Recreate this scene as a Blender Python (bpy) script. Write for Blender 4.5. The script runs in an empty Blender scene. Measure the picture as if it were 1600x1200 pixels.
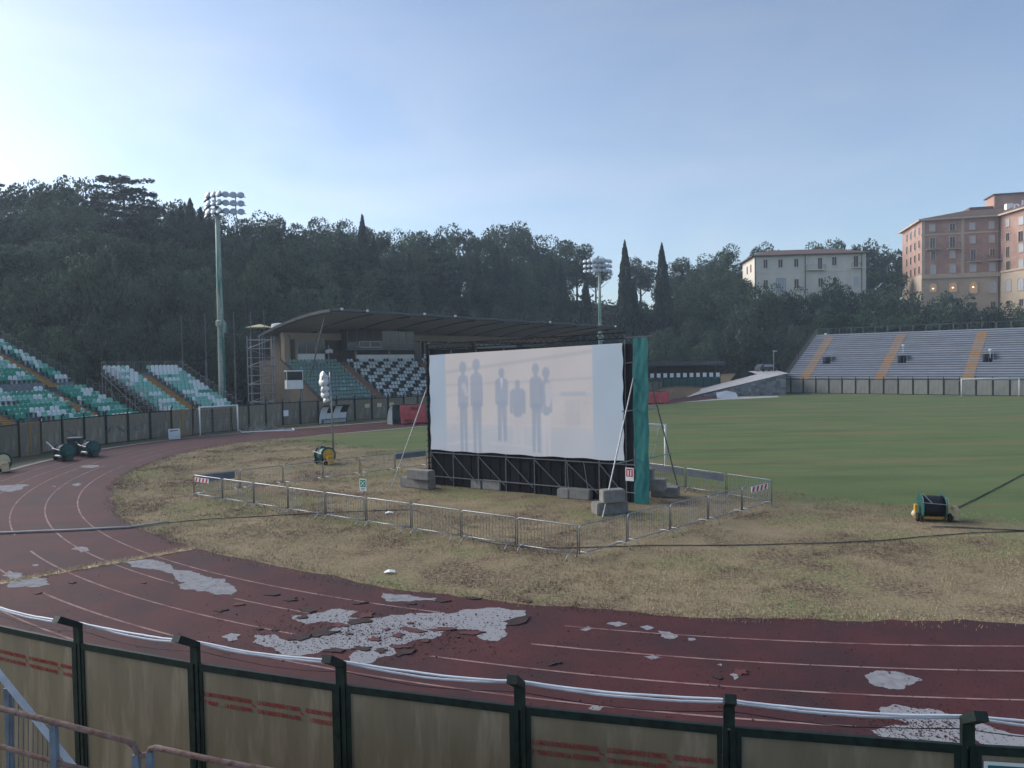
import bpy, bmesh, math, random
import numpy as np
from mathutils import Vector, Matrix
from mathutils.geometry import delaunay_2d_cdt
R = math.radians
random.seed(7); rng = np.random.default_rng(7)
sc = bpy.context.scene
col = sc.collection

# ------------------------------------------------------------------ camera
CAM_H, FPX, PITCH, ROLL = 6.0, 1155.0, R(1.69), R(1.0)
cam_d = bpy.data.cameras.new('camera'); cam = bpy.data.objects.new('camera', cam_d); col.objects.link(cam)
cam_d.sensor_width = 36.0; cam_d.lens = 36.0 * FPX / 1600.0; cam_d.clip_end = 6000; cam_d.clip_start = 0.05
_f = Vector((0, math.cos(PITCH), -math.sin(PITCH))); _u0 = Vector((0, math.sin(PITCH), math.cos(PITCH))); _r0 = Vector((1, 0, 0))
_r = _r0 * math.cos(ROLL) - _u0 * math.sin(ROLL); _u = _u0 * math.cos(ROLL) + _r0 * math.sin(ROLL)
m3 = Matrix((_r, _u, -_f)).transposed()
cam.matrix_world = Matrix.Translation((0, 0, CAM_H)) @ m3.to_4x4()
sc.camera = cam

# ------------------------------------------------------------------ sky, sun, exposure
SUN_AZ, SUN_EL = R(-66), R(23)          # azimuth from +Y, clockwise positive; low over the wooded hill at left, veiled
w = bpy.data.worlds.new('World'); sc.world = w; w.use_nodes = True
nt = w.node_tree; nt.nodes.clear()
wo = nt.nodes.new('ShaderNodeOutputWorld'); bg = nt.nodes.new('ShaderNodeBackground')
sky = nt.nodes.new('ShaderNodeTexSky'); sky.sky_type = 'NISHITA'; sky.sun_disc = False
sky.sun_elevation = SUN_EL; sky.sun_rotation = SUN_AZ; sky.altitude = 300; sky.air_density = 1.0; sky.dust_density = 1.3; sky.ozone_density = 3.5
bg.inputs['Strength'].default_value = 0.062
# thin evening cloud veil, mixed over the sky all round
tc = nt.nodes.new('ShaderNodeTexCoord'); mp = nt.nodes.new('ShaderNodeMapping'); mp.inputs['Scale'].default_value = (1.0, 1.0, 3.2)
nz = nt.nodes.new('ShaderNodeTexNoise'); nz.inputs['Scale'].default_value = 2.3; nz.inputs['Detail'].default_value = 7; nz.inputs['Roughness'].default_value = .55; nz.inputs['Distortion'].default_value = .6
rp = nt.nodes.new('ShaderNodeValToRGB'); rp.color_ramp.elements[0].position = .40; rp.color_ramp.elements[1].position = .80
rp.color_ramp.elements[0].color = (.24, .24, .24, 1); rp.color_ramp.elements[1].color = (.58, .58, .58, 1)
veil = nt.nodes.new('ShaderNodeMix'); veil.data_type = 'RGBA'
hsv = nt.nodes.new('ShaderNodeHueSaturation'); hsv.inputs['Saturation'].default_value = .35; hsv.inputs['Value'].default_value = 1.12
nt.links.new(tc.outputs['Generated'], mp.inputs['Vector']); nt.links.new(mp.outputs[0], nz.inputs['Vector']); nt.links.new(nz.outputs[0], rp.inputs[0])
nt.links.new(sky.outputs[0], hsv.inputs['Color']); nt.links.new(sky.outputs[0], veil.inputs[6]); nt.links.new(hsv.outputs[0], veil.inputs[7]); nt.links.new(rp.outputs[0], veil.inputs[0])
nt.links.new(veil.outputs[2], bg.inputs['Color']); nt.links.new(bg.outputs[0], wo.inputs['Surface'])
sl = bpy.data.lights.new('sun', 'SUN'); so = bpy.data.objects.new('sun', sl); col.objects.link(so)
sl.energy = 2.0; sl.angle = R(60); sl.color = (1.0, .95, .89)
_sd = Vector((math.sin(SUN_AZ) * math.cos(SUN_EL), math.cos(SUN_AZ) * math.cos(SUN_EL), math.sin(SUN_EL)))
so.rotation_euler = _sd.to_track_quat('Z', 'Y').to_euler()
so.location = (-60, 40, 60)
sc.view_settings.view_transform = 'Standard'; sc.view_settings.look = 'None'; sc.view_settings.gamma = 1; sc.view_settings.use_curve_mapping = False
sc.view_settings.exposure = 1.6
sc.render.engine = 'CYCLES'; sc.cycles.max_bounces = 5; sc.cycles.transparent_max_bounces = 8

# ------------------------------------------------------------------ pixel <-> world helpers (photo pixels, 1600 x 1200)
def ray(x, y): return _f + _r * ((x - 800) / FPX) - _u * ((y - 600) / FPX)
def G(x, y, z=0.0):
    d = ray(x, y); t = (z - CAM_H) / d.z
    return Vector((d.x * t, d.y * t, z))
def AT(x, y, Y):
    d = ray(x, y); t = Y / d.y
    return Vector((d.x * t, Y, CAM_H + d.z * t))
def on(E, x, y, b):
    """ray through a photo pixel met with the vertical plane local-y = b of frame E=(origin, angle): local (a, z)"""
    o, ang = E; c, s = math.cos(ang), math.sin(ang); d = ray(x, y)
    n = Vector((-s, c, 0)); p = Vector((o.x, o.y, 0)) + n * b
    t = n.dot(p - Vector((0, 0, 0))) / n.dot(Vector((d.x, d.y, 0)))
    P = Vector((d.x * t, d.y * t, 0)); rel = P - Vector((o.x, o.y, 0))
    return rel.x * c + rel.y * s, CAM_H + d.z * t - o.z

# ------------------------------------------------------------------ mesh helpers
class MB:
    def __init__(s): s.v = []; s.f = []
    def add(s, vs, fs):
        n = len(s.v); s.v += [tuple(p) for p in vs]; s.f += [tuple(i + n for i in f) for f in fs]; return s
    def box(s, c, d, rz=0.0):
        x, y, z = d[0] / 2, d[1] / 2, d[2] / 2; cs, sn = math.cos(rz), math.sin(rz)
        vs = [(c[0] + a * cs - b * sn, c[1] + a * sn + b * cs, c[2] + e) for a, b, e in
              ((-x, -y, -z), (x, -y, -z), (x, y, -z), (-x, y, -z), (-x, -y, z), (x, -y, z), (x, y, z), (-x, y, z))]
        return s.add(vs, [(3, 2, 1, 0), (4, 5, 6, 7), (0, 1, 5, 4), (1, 2, 6, 5), (2, 3, 7, 6), (3, 0, 4, 7)])
    def bb(s, x0, x1, y0, y1, z0, z1): return s.box(((x0 + x1) / 2, (y0 + y1) / 2, (z0 + z1) / 2), (abs(x1 - x0), abs(y1 - y0), abs(z1 - z0)))
    def tube(s, pts, r, n=6, cap=True, radii=None):
        pts = [Vector(p) for p in pts]; rings = []; prev = None
        for i, p in enumerate(pts):
            t = (pts[min(i + 1, len(pts) - 1)] - pts[max(i - 1, 0)])
            if t.length < 1e-9: t = Vector((0, 0, 1))
            t.normalize()
            a = prev if prev is not None else (Vector((0, 0, 1)) if abs(t.z) < .9 else Vector((1, 0, 0)))
            a = a - t * a.dot(t)
            if a.length < 1e-6: a = Vector((1, 0, 0)) - t * t.x
            a.normalize(); prev = a; b = t.cross(a); rr = radii[i] if radii else r
            rings.append([p + a * (rr * math.cos(2 * math.pi * k / n)) + b * (rr * math.sin(2 * math.pi * k / n)) for k in range(n)])
        vs = [q for rg in rings for q in rg]; fs = []
        for i in range(len(pts) - 1):
            for k in range(n): fs.append((i * n + k, i * n + (k + 1) % n, (i + 1) * n + (k + 1) % n, (i + 1) * n + k))
        if cap: fs.append(tuple(reversed(range(n)))); fs.append(tuple((len(pts) - 1) * n + k for k in range(n)))
        return s.add(vs, fs)
    def lathe(s, prof, n=16, c=(0, 0, 0), axis='z'):
        vs = []; fs = []
        for r_, h in prof:
            for k in range(n):
                a = 2 * math.pi * k / n; x, y = r_ * math.cos(a), r_ * math.sin(a)
                q = (x, y, h) if axis == 'z' else ((h, x, y) if axis == 'x' else (x, h, y))
                vs.append((c[0] + q[0], c[1] + q[1], c[2] + q[2]))
        for i in range(len(prof) - 1):
            for k in range(n): fs.append((i * n + k, i * n + (k + 1) % n, (i + 1) * n + (k + 1) % n, (i + 1) * n + k))
        fs.append(tuple(reversed(range(n)))); fs.append(tuple((len(prof) - 1) * n + k for k in range(n)))
        return s.add(vs, fs)
    def prism(s, poly, z0, z1):
        n = len(poly); vs = [(p[0], p[1], z0) for p in poly] + [(p[0], p[1], z1) for p in poly]
        return s.add(vs, [tuple(reversed(range(n))), tuple(range(n, 2 * n))] + [(i, (i + 1) % n, n + (i + 1) % n, n + i) for i in range(n)])
    def vprism(s, poly, y0, y1):      # outline in x,z extruded in y
        n = len(poly); vs = [(p[0], y0, p[1]) for p in poly] + [(p[0], y1, p[1]) for p in poly]
        return s.add(vs, [tuple(range(n)), tuple(reversed(range(n, 2 * n)))] + [(i, n + i, n + (i + 1) % n, (i + 1) % n) for i in range(n)])
    def sweep(s, prof, x0, x1):       # outline in y,z extruded along x
        n = len(prof); vs = [(x0, p[0], p[1]) for p in prof] + [(x1, p[0], p[1]) for p in prof]
        return s.add(vs, [tuple(reversed(range(n))), tuple(range(n, 2 * n))] + [(i, (i + 1) % n, n + (i + 1) % n, n + i) for i in range(n)])
    def mesh(s, name, m=None, smooth=False):
        me = bpy.data.meshes.new(name); me.from_pydata(s.v, [], s.f); me.update()
        if m: me.materials.append(m)
        if smooth: me.shade_smooth()
        return me
    def build(s, name, m, parent=None, smooth=False, **kw): return link(name, s.mesh(name, m, smooth), parent, **kw)
def tag(o, label=None, cat=None, group=None, kind=None):
    if label: o['label'] = label
    if cat: o['category'] = cat
    if group: o['group'] = group
    if kind: o['kind'] = kind
    return o
def link(name, me, parent=None, loc=None, rot=None, scale=None, **kw):
    o = bpy.data.objects.new(name, me); col.objects.link(o)
    if parent: o.parent = parent
    if loc is not None: o.location = loc
    if rot is not None: o.rotation_euler = rot
    if scale is not None: o.scale = scale
    return tag(o, **kw)
def empty(name, loc=(0, 0, 0), rz=0.0, **kw):
    o = bpy.data.objects.new(name, None); col.objects.link(o); o.location = loc; o.rotation_euler = (0, 0, rz); o.empty_display_size = .3
    return tag(o, **kw)
def copy_tree(o, parent=None):
    c = o.copy(); col.objects.link(c); c.parent = parent
    for ch in o.children: copy_tree(ch, c)
    return c
def np_mesh(name, V, F, m=None):
    me = bpy.data.meshes.new(name); V = np.asarray(V, dtype=np.float32); F = np.asarray(F, dtype=np.int32); k = F.shape[1]
    me.vertices.add(len(V)); me.vertices.foreach_set('co', V.ravel()); me.loops.add(F.size); me.loops.foreach_set('vertex_index', F.ravel())
    me.polygons.add(len(F)); me.polygons.foreach_set('loop_start', np.arange(0, F.size, k, dtype=np.int32)); me.polygons.foreach_set('loop_total', np.full(len(F), k, dtype=np.int32))
    me.update(calc_edges=True)
    if m: me.materials.append(m)
    return me
def text_mesh(name, s, size, m, sx=1.0, align='LEFT'):
    cu = bpy.data.curves.new(name, 'FONT'); cu.body = s; cu.size = size; cu.align_x = align; cu.resolution_u = 2; cu.extrude = .0015; cu.offset = 0.0 if size < .2 else size * .012; cu.space_character = 1.16 if size < .2 else 1.0
    ob = bpy.data.objects.new('lettering', cu); col.objects.link(ob)
    dg = bpy.context.evaluated_depsgraph_get(); me = bpy.data.meshes.new_from_object(ob.evaluated_get(dg))
    bpy.data.objects.remove(ob); bpy.data.curves.remove(cu); me.name = name; me.transform(Matrix.Diagonal((sx, 1, 1, 1))); me.materials.clear(); me.materials.append(m); return me
def ordn(i): return ['first', 'second', 'third', 'fourth', 'fifth', 'sixth', 'seventh', 'eighth', 'ninth', 'tenth', 'eleventh', 'twelfth', 'thirteenth', 'fourteenth', 'fifteenth', 'sixteenth', 'seventeenth', 'eighteenth', 'nineteenth', 'twentieth'][i] if i < 20 else ordn2(i)
def ordn2(i):
    t = {2: 'twenty', 3: 'thirty', 4: 'forty', 5: 'fifty'}[(i + 1) // 10]; r_ = (i + 1) % 10
    return t[:-1] + 'ieth' if r_ == 0 else t + '-' + ordn(r_ - 1)

# ------------------------------------------------------------------ materials
def lin(c):
    if isinstance(c, str): c = [int(c[i:i + 2], 16) / 255 for i in (0, 2, 4)]
    return tuple((x / 12.92 if x <= .04045 else ((x + .055) / 1.055) ** 2.4) for x in c) + (1,)
def mat(name, c1, c2=None, scale=3.0, rough=.75, metal=0.0, bump=0.0, bscale=30.0, stretch=(1, 1, 1), lo=.35, hi=.7, c3=None, scale3=.6, spec=.3, coord='Object', detail=5, rnd=0.0, lo3=.5, hi3=.68):
    m = bpy.data.materials.new(name); m.use_nodes = True; t = m.node_tree; b = t.nodes['Principled BSDF']
    b.inputs['Roughness'].default_value = rough; b.inputs['Metallic'].default_value = metal; b.inputs['Specular IOR Level'].default_value = spec
    c1 = lin(c1) if isinstance(c1, str) else tuple(c1) + (1,); b.inputs['Base Color'].default_value = c1
    if c2 is None and not bump: return m
    if coord == 'Position': src = t.nodes.new('ShaderNodeNewGeometry').outputs['Position']
    else: src = t.nodes.new('ShaderNodeTexCoord').outputs['Object']
    mp = t.nodes.new('ShaderNodeMapping'); mp.inputs['Scale'].default_value = stretch; t.links.new(src, mp.inputs['Vector'])
    def noise(sc_, d=detail):
        n = t.nodes.new('ShaderNodeTexNoise'); n.inputs['Scale'].default_value = sc_; n.inputs['Detail'].default_value = d; n.inputs['Roughness'].default_value = .6
        t.links.new(mp.outputs[0], n.inputs['Vector']); return n.outputs['Fac']
    out = None
    if c2 is not None:
        c2 = lin(c2) if isinstance(c2, str) else tuple(c2) + (1,)
        r_ = t.nodes.new('ShaderNodeMapRange'); r_.inputs['From Min'].default_value = lo; r_.inputs['From Max'].default_value = hi; t.links.new(noise(scale), r_.inputs['Value'])
        x = t.nodes.new('ShaderNodeMix'); x.data_type = 'RGBA'; x.inputs[6].default_value = c1; x.inputs[7].default_value = c2; t.links.new(r_.outputs[0], x.inputs[0]); out = x.outputs[2]
        if c3 is not None:
            c3 = lin(c3) if isinstance(c3, str) else tuple(c3) + (1,)
            r3 = t.nodes.new('ShaderNodeMapRange'); r3.inputs['From Min'].default_value = lo3; r3.inputs['From Max'].default_value = hi3; t.links.new(noise(scale3), r3.inputs['Value'])
            y = t.nodes.new('ShaderNodeMix'); y.data_type = 'RGBA'; y.inputs[7].default_value = c3; t.links.new(r3.outputs[0], y.inputs[0]); t.links.new(out, y.inputs[6]); out = y.outputs[2]
    if rnd and out is not None:
        oi = t.nodes.new('ShaderNodeObjectInfo'); h = t.nodes.new('ShaderNodeHueSaturation'); mr = t.nodes.new('ShaderNodeMapRange'); mr.inputs['To Min'].default_value = 1 - rnd; mr.inputs['To Max'].default_value = 1 + rnd
        t.links.new(oi.outputs['Random'], mr.inputs['Value']); t.links.new(mr.outputs[0], h.inputs['Value']); t.links.new(out, h.inputs['Color']); out = h.outputs[0]
    if out is not None: t.links.new(out, b.inputs['Base Color'])
    if bump:
        bp = t.nodes.new('ShaderNodeBump'); bp.inputs['Strength'].default_value = bump; bp.inputs['Distance'].default_value = .05
        t.links.new(noise(bscale, 4), bp.inputs['Height']); t.links.new(bp.outputs[0], b.inputs['Normal'])
    return m
def leaf_mat(name, c1, c2, rnd=.25, trans=.25):
    m = mat(name, c1, c2, scale=.35, rough=.65, lo=.35, hi=.65, rnd=rnd, spec=.2); t = m.node_tree; b = t.nodes['Principled BSDF']
    tr = t.nodes.new('ShaderNodeBsdfTranslucent'); mx = t.nodes.new('ShaderNodeMixShader'); mx.inputs[0].default_value = trans
    lk = b.inputs['Base Color'].links[0].from_socket; t.links.new(lk, tr.inputs['Color']); o = t.nodes['Material Output']
    t.links.new(b.outputs[0], mx.inputs[1]); t.links.new(tr.outputs[0], mx.inputs[2]); t.links.new(mx.outputs[0], o.inputs['Surface']); return m
M = dict(
    steel=mat('galvanised_steel', (.36, .38, .40), (.22, .23, .25), scale=9, rough=.45, metal=.7),
    dsteel=mat('dull_scaffold_steel', (.22, .23, .24), (.13, .13, .14), scale=7, rough=.55, metal=.6),
    rust=mat('rusty_painted_tube', (.16, .085, .06), (.22, .17, .16), scale=9, rough=.8, c3=(.10, .05, .035), scale3=14, bump=.3, bscale=60, coord='Position'),
    bluegrey=mat('blue_grey_paint', (.17, .22, .28), (.11, .14, .17), scale=8, rough=.6, coord='Position'),
    whitebar=mat('pale_flat_bar', (.50, .55, .62), (.36, .40, .46), scale=6, rough=.5, coord='Position'),
    post=mat('dark_green_post', (.007, .014, .012), (.014, .034, .026), scale=5, rough=.55, c3=(.006, .008, .008), scale3=9),
    panel=mat('tan_fence_sheet', (.222, .182, .118), (.178, .145, .094), scale=2.2, rough=.7, stretch=(2.2, 2.2, .35), c3=(.31, .255, .18), scale3=1.7, bump=.08, bscale=6, rnd=.06),
    panelfar=mat('weathered_fence_sheet', (.20, .175, .125), (.145, .128, .095), scale=1.2, rough=.75, stretch=(2, 2, .5), c3=(.25, .24, .20), scale3=1.1, rnd=.14),
    redpaint=mat('red_stencil_paint', (.46, .02, .026), (.34, .025, .03), scale=30, rough=.7),
    pvc=mat('white_conduit', (.62, .66, .72), (.45, .48, .54), scale=3, rough=.4, coord='Position'),
    black=mat('black_wire', (.012, .010, .012), rough=.6),
    concrete=mat('concrete', (.27, .26, .24), (.18, .175, .165), scale=4, rough=.9, bump=.3, bscale=25, rnd=.1),
    whitewall=mat('white_wall', (.80, .80, .78), (.68, .67, .65), scale=1.2, rough=.85),
    orange=mat('ochre_steps', (.36, .20, .065), (.27, .15, .055), scale=3, rough=.8),
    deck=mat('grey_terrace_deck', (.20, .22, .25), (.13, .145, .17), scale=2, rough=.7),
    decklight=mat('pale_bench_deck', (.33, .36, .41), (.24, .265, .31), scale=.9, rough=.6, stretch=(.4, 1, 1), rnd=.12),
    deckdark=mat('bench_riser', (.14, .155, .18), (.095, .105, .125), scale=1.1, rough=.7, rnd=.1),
    seatgreen=mat('green_seat', (.03, .27, .20), (.05, .33, .26), scale=2, rough=.45),
    seatteal=mat('faded_teal_seat', (.17, .43, .37), (.24, .50, .45), scale=2, rough=.5),
    seatwhite=mat('white_seat', (.62, .68, .70), (.52, .58, .60), scale=2, rough=.5),
    seatgrey=mat('grey_green_seat', (.17, .28, .27), (.22, .34, .32), scale=3, rough=.55),
    seatblack=mat('black_seat', (.015, .015, .017), rough=.5),
    seatlime=mat('lime_seat', (.16, .42, .12), rough=.5),
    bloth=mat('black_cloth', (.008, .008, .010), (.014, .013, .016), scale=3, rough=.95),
    tarp=mat('green_tarpaulin', (.014, .125, .125), (.018, .15, .148), scale=2, rough=.6, bump=.25, bscale=2.5),
    netting=mat('goal_net', (.40, .40, .40), rough=.9),
    goalw=mat('white_goal_paint', (.74, .76, .78), rough=.45),
    mast=mat('green_mast_paint', (.035, .17, .14), (.05, .22, .18), scale=1.5, rough=.6, stretch=(2, 2, .25), c3=(.36, .40, .33), scale3=.8, coord='Position', lo3=.42, hi3=.56),
    lampglass=mat('lamp_glass', (.45, .50, .56), rough=.15, spec=.6),
    lampbody=mat('lamp_body', (.20, .22, .25), rough=.4, metal=.6),
    roofunder=mat('canopy_concrete', (.56, .46, .38), (.48, .40, .33), scale=.5, rough=.9, stretch=(.3, 1, 1)),
    rooftop=mat('canopy_sheet', (.075, .08, .088), (.055, .06, .066), scale=1, rough=.7),
    beige=mat('beige_render', (.34, .26, .18), (.28, .21, .15), scale=.8, rough=.85),
    brownwall=mat('brown_wall', (.075, .055, .045), (.055, .042, .036), scale=1, rough=.8),
    glass=mat('dark_glass', (.05, .06, .065), rough=.08, spec=.6),
    glasspale=mat('pale_glass', (.24, .28, .30), rough=.1, spec=.6),
    signw=mat('sign_white', (.75, .76, .76), rough=.5), signg=mat('sign_green', (.02, .27, .15), rough=.5), signr=mat('sign_red', (.50, .03, .035), rough=.5),
    redcloth=mat('red_banner', (.50, .07, .075), (.58, .14, .13), scale=1.5, rough=.7, bump=.3, bscale=3),
    yellow=mat('yellow_paint', (.60, .34, .035), (.48, .27, .04), scale=6, rough=.5),
    cream=mat('cream_plastic', (.62, .52, .32), (.52, .42, .24), scale=5, rough=.5),
    hosegreen=mat('dark_green_drum', (.012, .065, .06), (.02, .09, .08), scale=4, rough=.5),
    hose=mat('black_hose', (.008, .008, .014), rough=.5, bump=.6, bscale=40),
    pipe=mat('grey_pipe', (.38, .38, .38), (.25, .25, .25), scale=3, rough=.6, coord='Position'),
    hosedark=mat('dark_ground_hose', (.045, .045, .043), (.15, .14, .12), scale=1.2, rough=.7, coord='Position'),
    tyre=mat('tyre_rubber', (.015, .015, .015), rough=.8),
    bwhite=mat('cream_stucco', (.68, .63, .54), (.57, .53, .455), scale=.25, rough=.9, stretch=(1.5, 1.5, .35)),
    brick=mat('pink_brick', (.36, .225, .185), (.29, .175, .145), scale=.5, rough=.9, c3=(.40, .27, .225), scale3=.3),
    stone=mat('hotel_stone', (.46, .38, .29), (.40, .32, .25), scale=.5, rough=.9),
    rooftile=mat('brown_roof_tile', (.13, .085, .07), (.09, .06, .052), scale=1.2, rough=.9, stretch=(1, 4, 1)),
    shutter=mat('brown_shutter', (.085, .04, .032), rough=.7),
    windark=mat('dark_window', (.03, .032, .04), rough=.15, spec=.6),
    winpale=mat('pale_curtained_window', (.40, .43, .47), rough=.2, spec=.5),
    trunk=mat('tree_bark', (.05, .038, .028), (.03, .024, .02), scale=4, rough=.95),
    road=mat('pale_road', (.42, .41, .41), (.33, .32, .32), scale=.8, rough=.9),
    stonewall=mat('grey_stone_wall', (.26, .26, .27), (.16, .16, .165), rnd=.3, scale=1.2, rough=.95, bump=.5, bscale=6, c3=(.27, .28, .30), scale3=.9),
    earth=mat('bare_earth', (.17, .115, .075), (.12, .085, .055), scale=.5, rough=1, c3=(.15, .15, .07), scale3=.3, coord='Position'),
    oak=leaf_mat('broadleaf', (.056, .096, .054), (.022, .046, .032)),  # pale and dark leaf tones set wide apart to paint in clump highlights
    holm=leaf_mat('holm_leaf', (.088, .126, .082), (.040, .066, .048)),
    cyp=leaf_mat('cypress_leaf', (.034, .052, .038), (.026, .040, .031), rnd=.15, trans=.1),
    ced=leaf_mat('cedar_needle', (.032, .052, .046), (.024, .040, .038), rnd=.15, trans=.12),
)

# ------------------------------------------------------------------ terrain
CEN = Vector((12.0, 51.5, 0))            # centre of the track's near curve
TOE = np.array([(-58, -60), (-58, 58), (-50, 80), (-37, 99), (13, 156), (50, 166), (68, 155), (135, 97), (170, -60)], float)
def outside(X, Y):
    X = np.asarray(X, float); Y = np.asarray(Y, float); d = np.full(X.shape, 1e9); ins = np.zeros(X.shape, bool); n = len(TOE)
    for i in range(n):
        a, b = TOE[i], TOE[(i + 1) % n]; ab = b - a; t = np.clip(((X - a[0]) * ab[0] + (Y - a[1]) * ab[1]) / (ab @ ab), 0, 1)
        d = np.minimum(d, np.hypot(X - a[0] - t * ab[0], Y - a[1] - t * ab[1]))
        if a[1] != b[1]:
            c = ((a[1] > Y) != (b[1] > Y)) & (X < (b[0] - a[0]) * (Y - a[1]) / (b[1] - a[1]) + a[0]); ins ^= c
    return np.where(ins, 0, d)
def hz(X, Y):
    d = outside(X, Y); s = np.clip(d / 62, 0, 1); s = s * s * (3 - 2 * s)
    back = np.clip((np.asarray(Y, float) + 40) / 60, 0, 1)
    X = np.asarray(X, float); Y = np.asarray(Y, float); m = np.clip(d / 14, 0, 1)
    knoll = 12 * np.exp(-((X - 74) / 26) ** 2 - ((Y - 190) / 20) ** 2) + 4 * np.exp(-((X - 122) / 30) ** 2 - ((Y - 205) / 20) ** 2)
    return (np.clip(24 - np.clip(X - 20, 0, 120) * .125, 10, 24) * s + np.clip(d - 62, 0, 200) * .05) * back + knoll * m
def hz1(x, y): return float(hz(np.array([x]), np.array([y]))[0])
def grid_axis(lo, hi, step, far, n):
    core = np.arange(lo, hi + .1, step); g = np.geomspace(step, far, n).cumsum()
    return np.concatenate([(lo - g)[::-1], core, hi + g])
gx = grid_axis(-120, 200, 4, 300, 14); gy = grid_axis(-60, 300, 4, 300, 14)
XX, YY = np.meshgrid(gx, gy); ZZ = hz(XX, YY) - .012
nx, ny = len(gx), len(gy); ii = np.arange(nx * ny).reshape(ny, nx)
Fq = np.stack([ii[:-1, :-1].ravel(), ii[:-1, 1:].ravel(), ii[1:, 1:].ravel(), ii[1:, :-1].ravel()], 1)
mg = mat('hillside_soil', (.055, .058, .032), (.085, .072, .045), scale=.25, rough=1, bump=.4, bscale=2, coord='Position', c3=(.10, .09, .055), scale3=.12)
gme = np_mesh('ground', np.stack([XX.ravel(), YY.ravel(), ZZ.ravel()], 1), Fq, mg); gme.shade_smooth()
link('ground', gme, kind='structure')

# ------------------------------------------------------------------ infield grass, running track
def noise1(x, seed=0):
    return sum(math.sin(x * f + seed * 1.7 + k * 2.1) * a for k, (f, a) in enumerate(((1.0, .5), (2.3, .3), (5.1, .2), (11.7, .12), (23.0, .07))))
R_IN = 35.4
path = [CEN + Vector((math.cos(R(a)), math.sin(R(a)), 0)) * R_IN for a in np.arange(-12, -180.1, -1.0)]
path += [Vector(p + (0,)) for p in ((-23.25, 54.0), (-22.6, 56.5), (-21.4, 58.9), (-19.6, 61.0), (-17.4, 63.0), (-15.0, 65.0), (-12, 67.7), (-8.2, 71.2), (0, 79.0), (12, 91), (26, 105.5), (40, 120))]
def normals(p):
    out = []
    for i in range(len(p)):
        t = (p[min(i + 1, len(p) - 1)] - p[max(i - 1, 0)]).normalized(); out.append(Vector((-t.y, t.x, 0)) * -1)
    return out
def resample(p, step):
    out = [p[0]]; acc = 0
    for a, b in zip(p, p[1:]):
        n = max(1, int((b - a).length / step))
        for k in range(1, n + 1): out.append(a.lerp(b, k / n))
    return out
pathf = resample(path, .18); nrm = normals(pathf)
for _ in range(30): nrm = [nrm[0]] + [(nrm[i - 1] + nrm[i] + nrm[i + 1]).normalized() for i in range(1, len(nrm) - 1)] + [nrm[-1]]
if (pathf[400] - CEN).dot(nrm[400]) < 0: nrm = [-n for n in nrm]
def strip(off0, off1, z, name, m, parent=None, rag0=0.0, rag1=0.0, i0=0, i1=None, step=1, seed=0, across=1, **kw):
    idx = list(range(i0, i1 or len(pathf), step)); V = []; Fc = []
    for j, i in enumerate(idx):
        a = off0 + rag0 * (noise1(i * .07, seed) + .5 * noise1(i * .31, seed + 3)); b = off1 + rag1 * (noise1(i * .06, seed + 5) + .4 * noise1(i * .35, seed + 8))
        for k in range(across + 1):
            q = pathf[i] + nrm[i] * (a + (b - a) * k / across); V.append((q.x, q.y, z))
    for j in range(len(idx) - 1):
        for k in range(across):
            n = across + 1; Fc.append((j * n + k, j * n + k + 1, (j + 1) * n + k + 1, (j + 1) * n + k))
    return link(name, np_mesh(name, V, Fc, m), parent, **kw)
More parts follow.
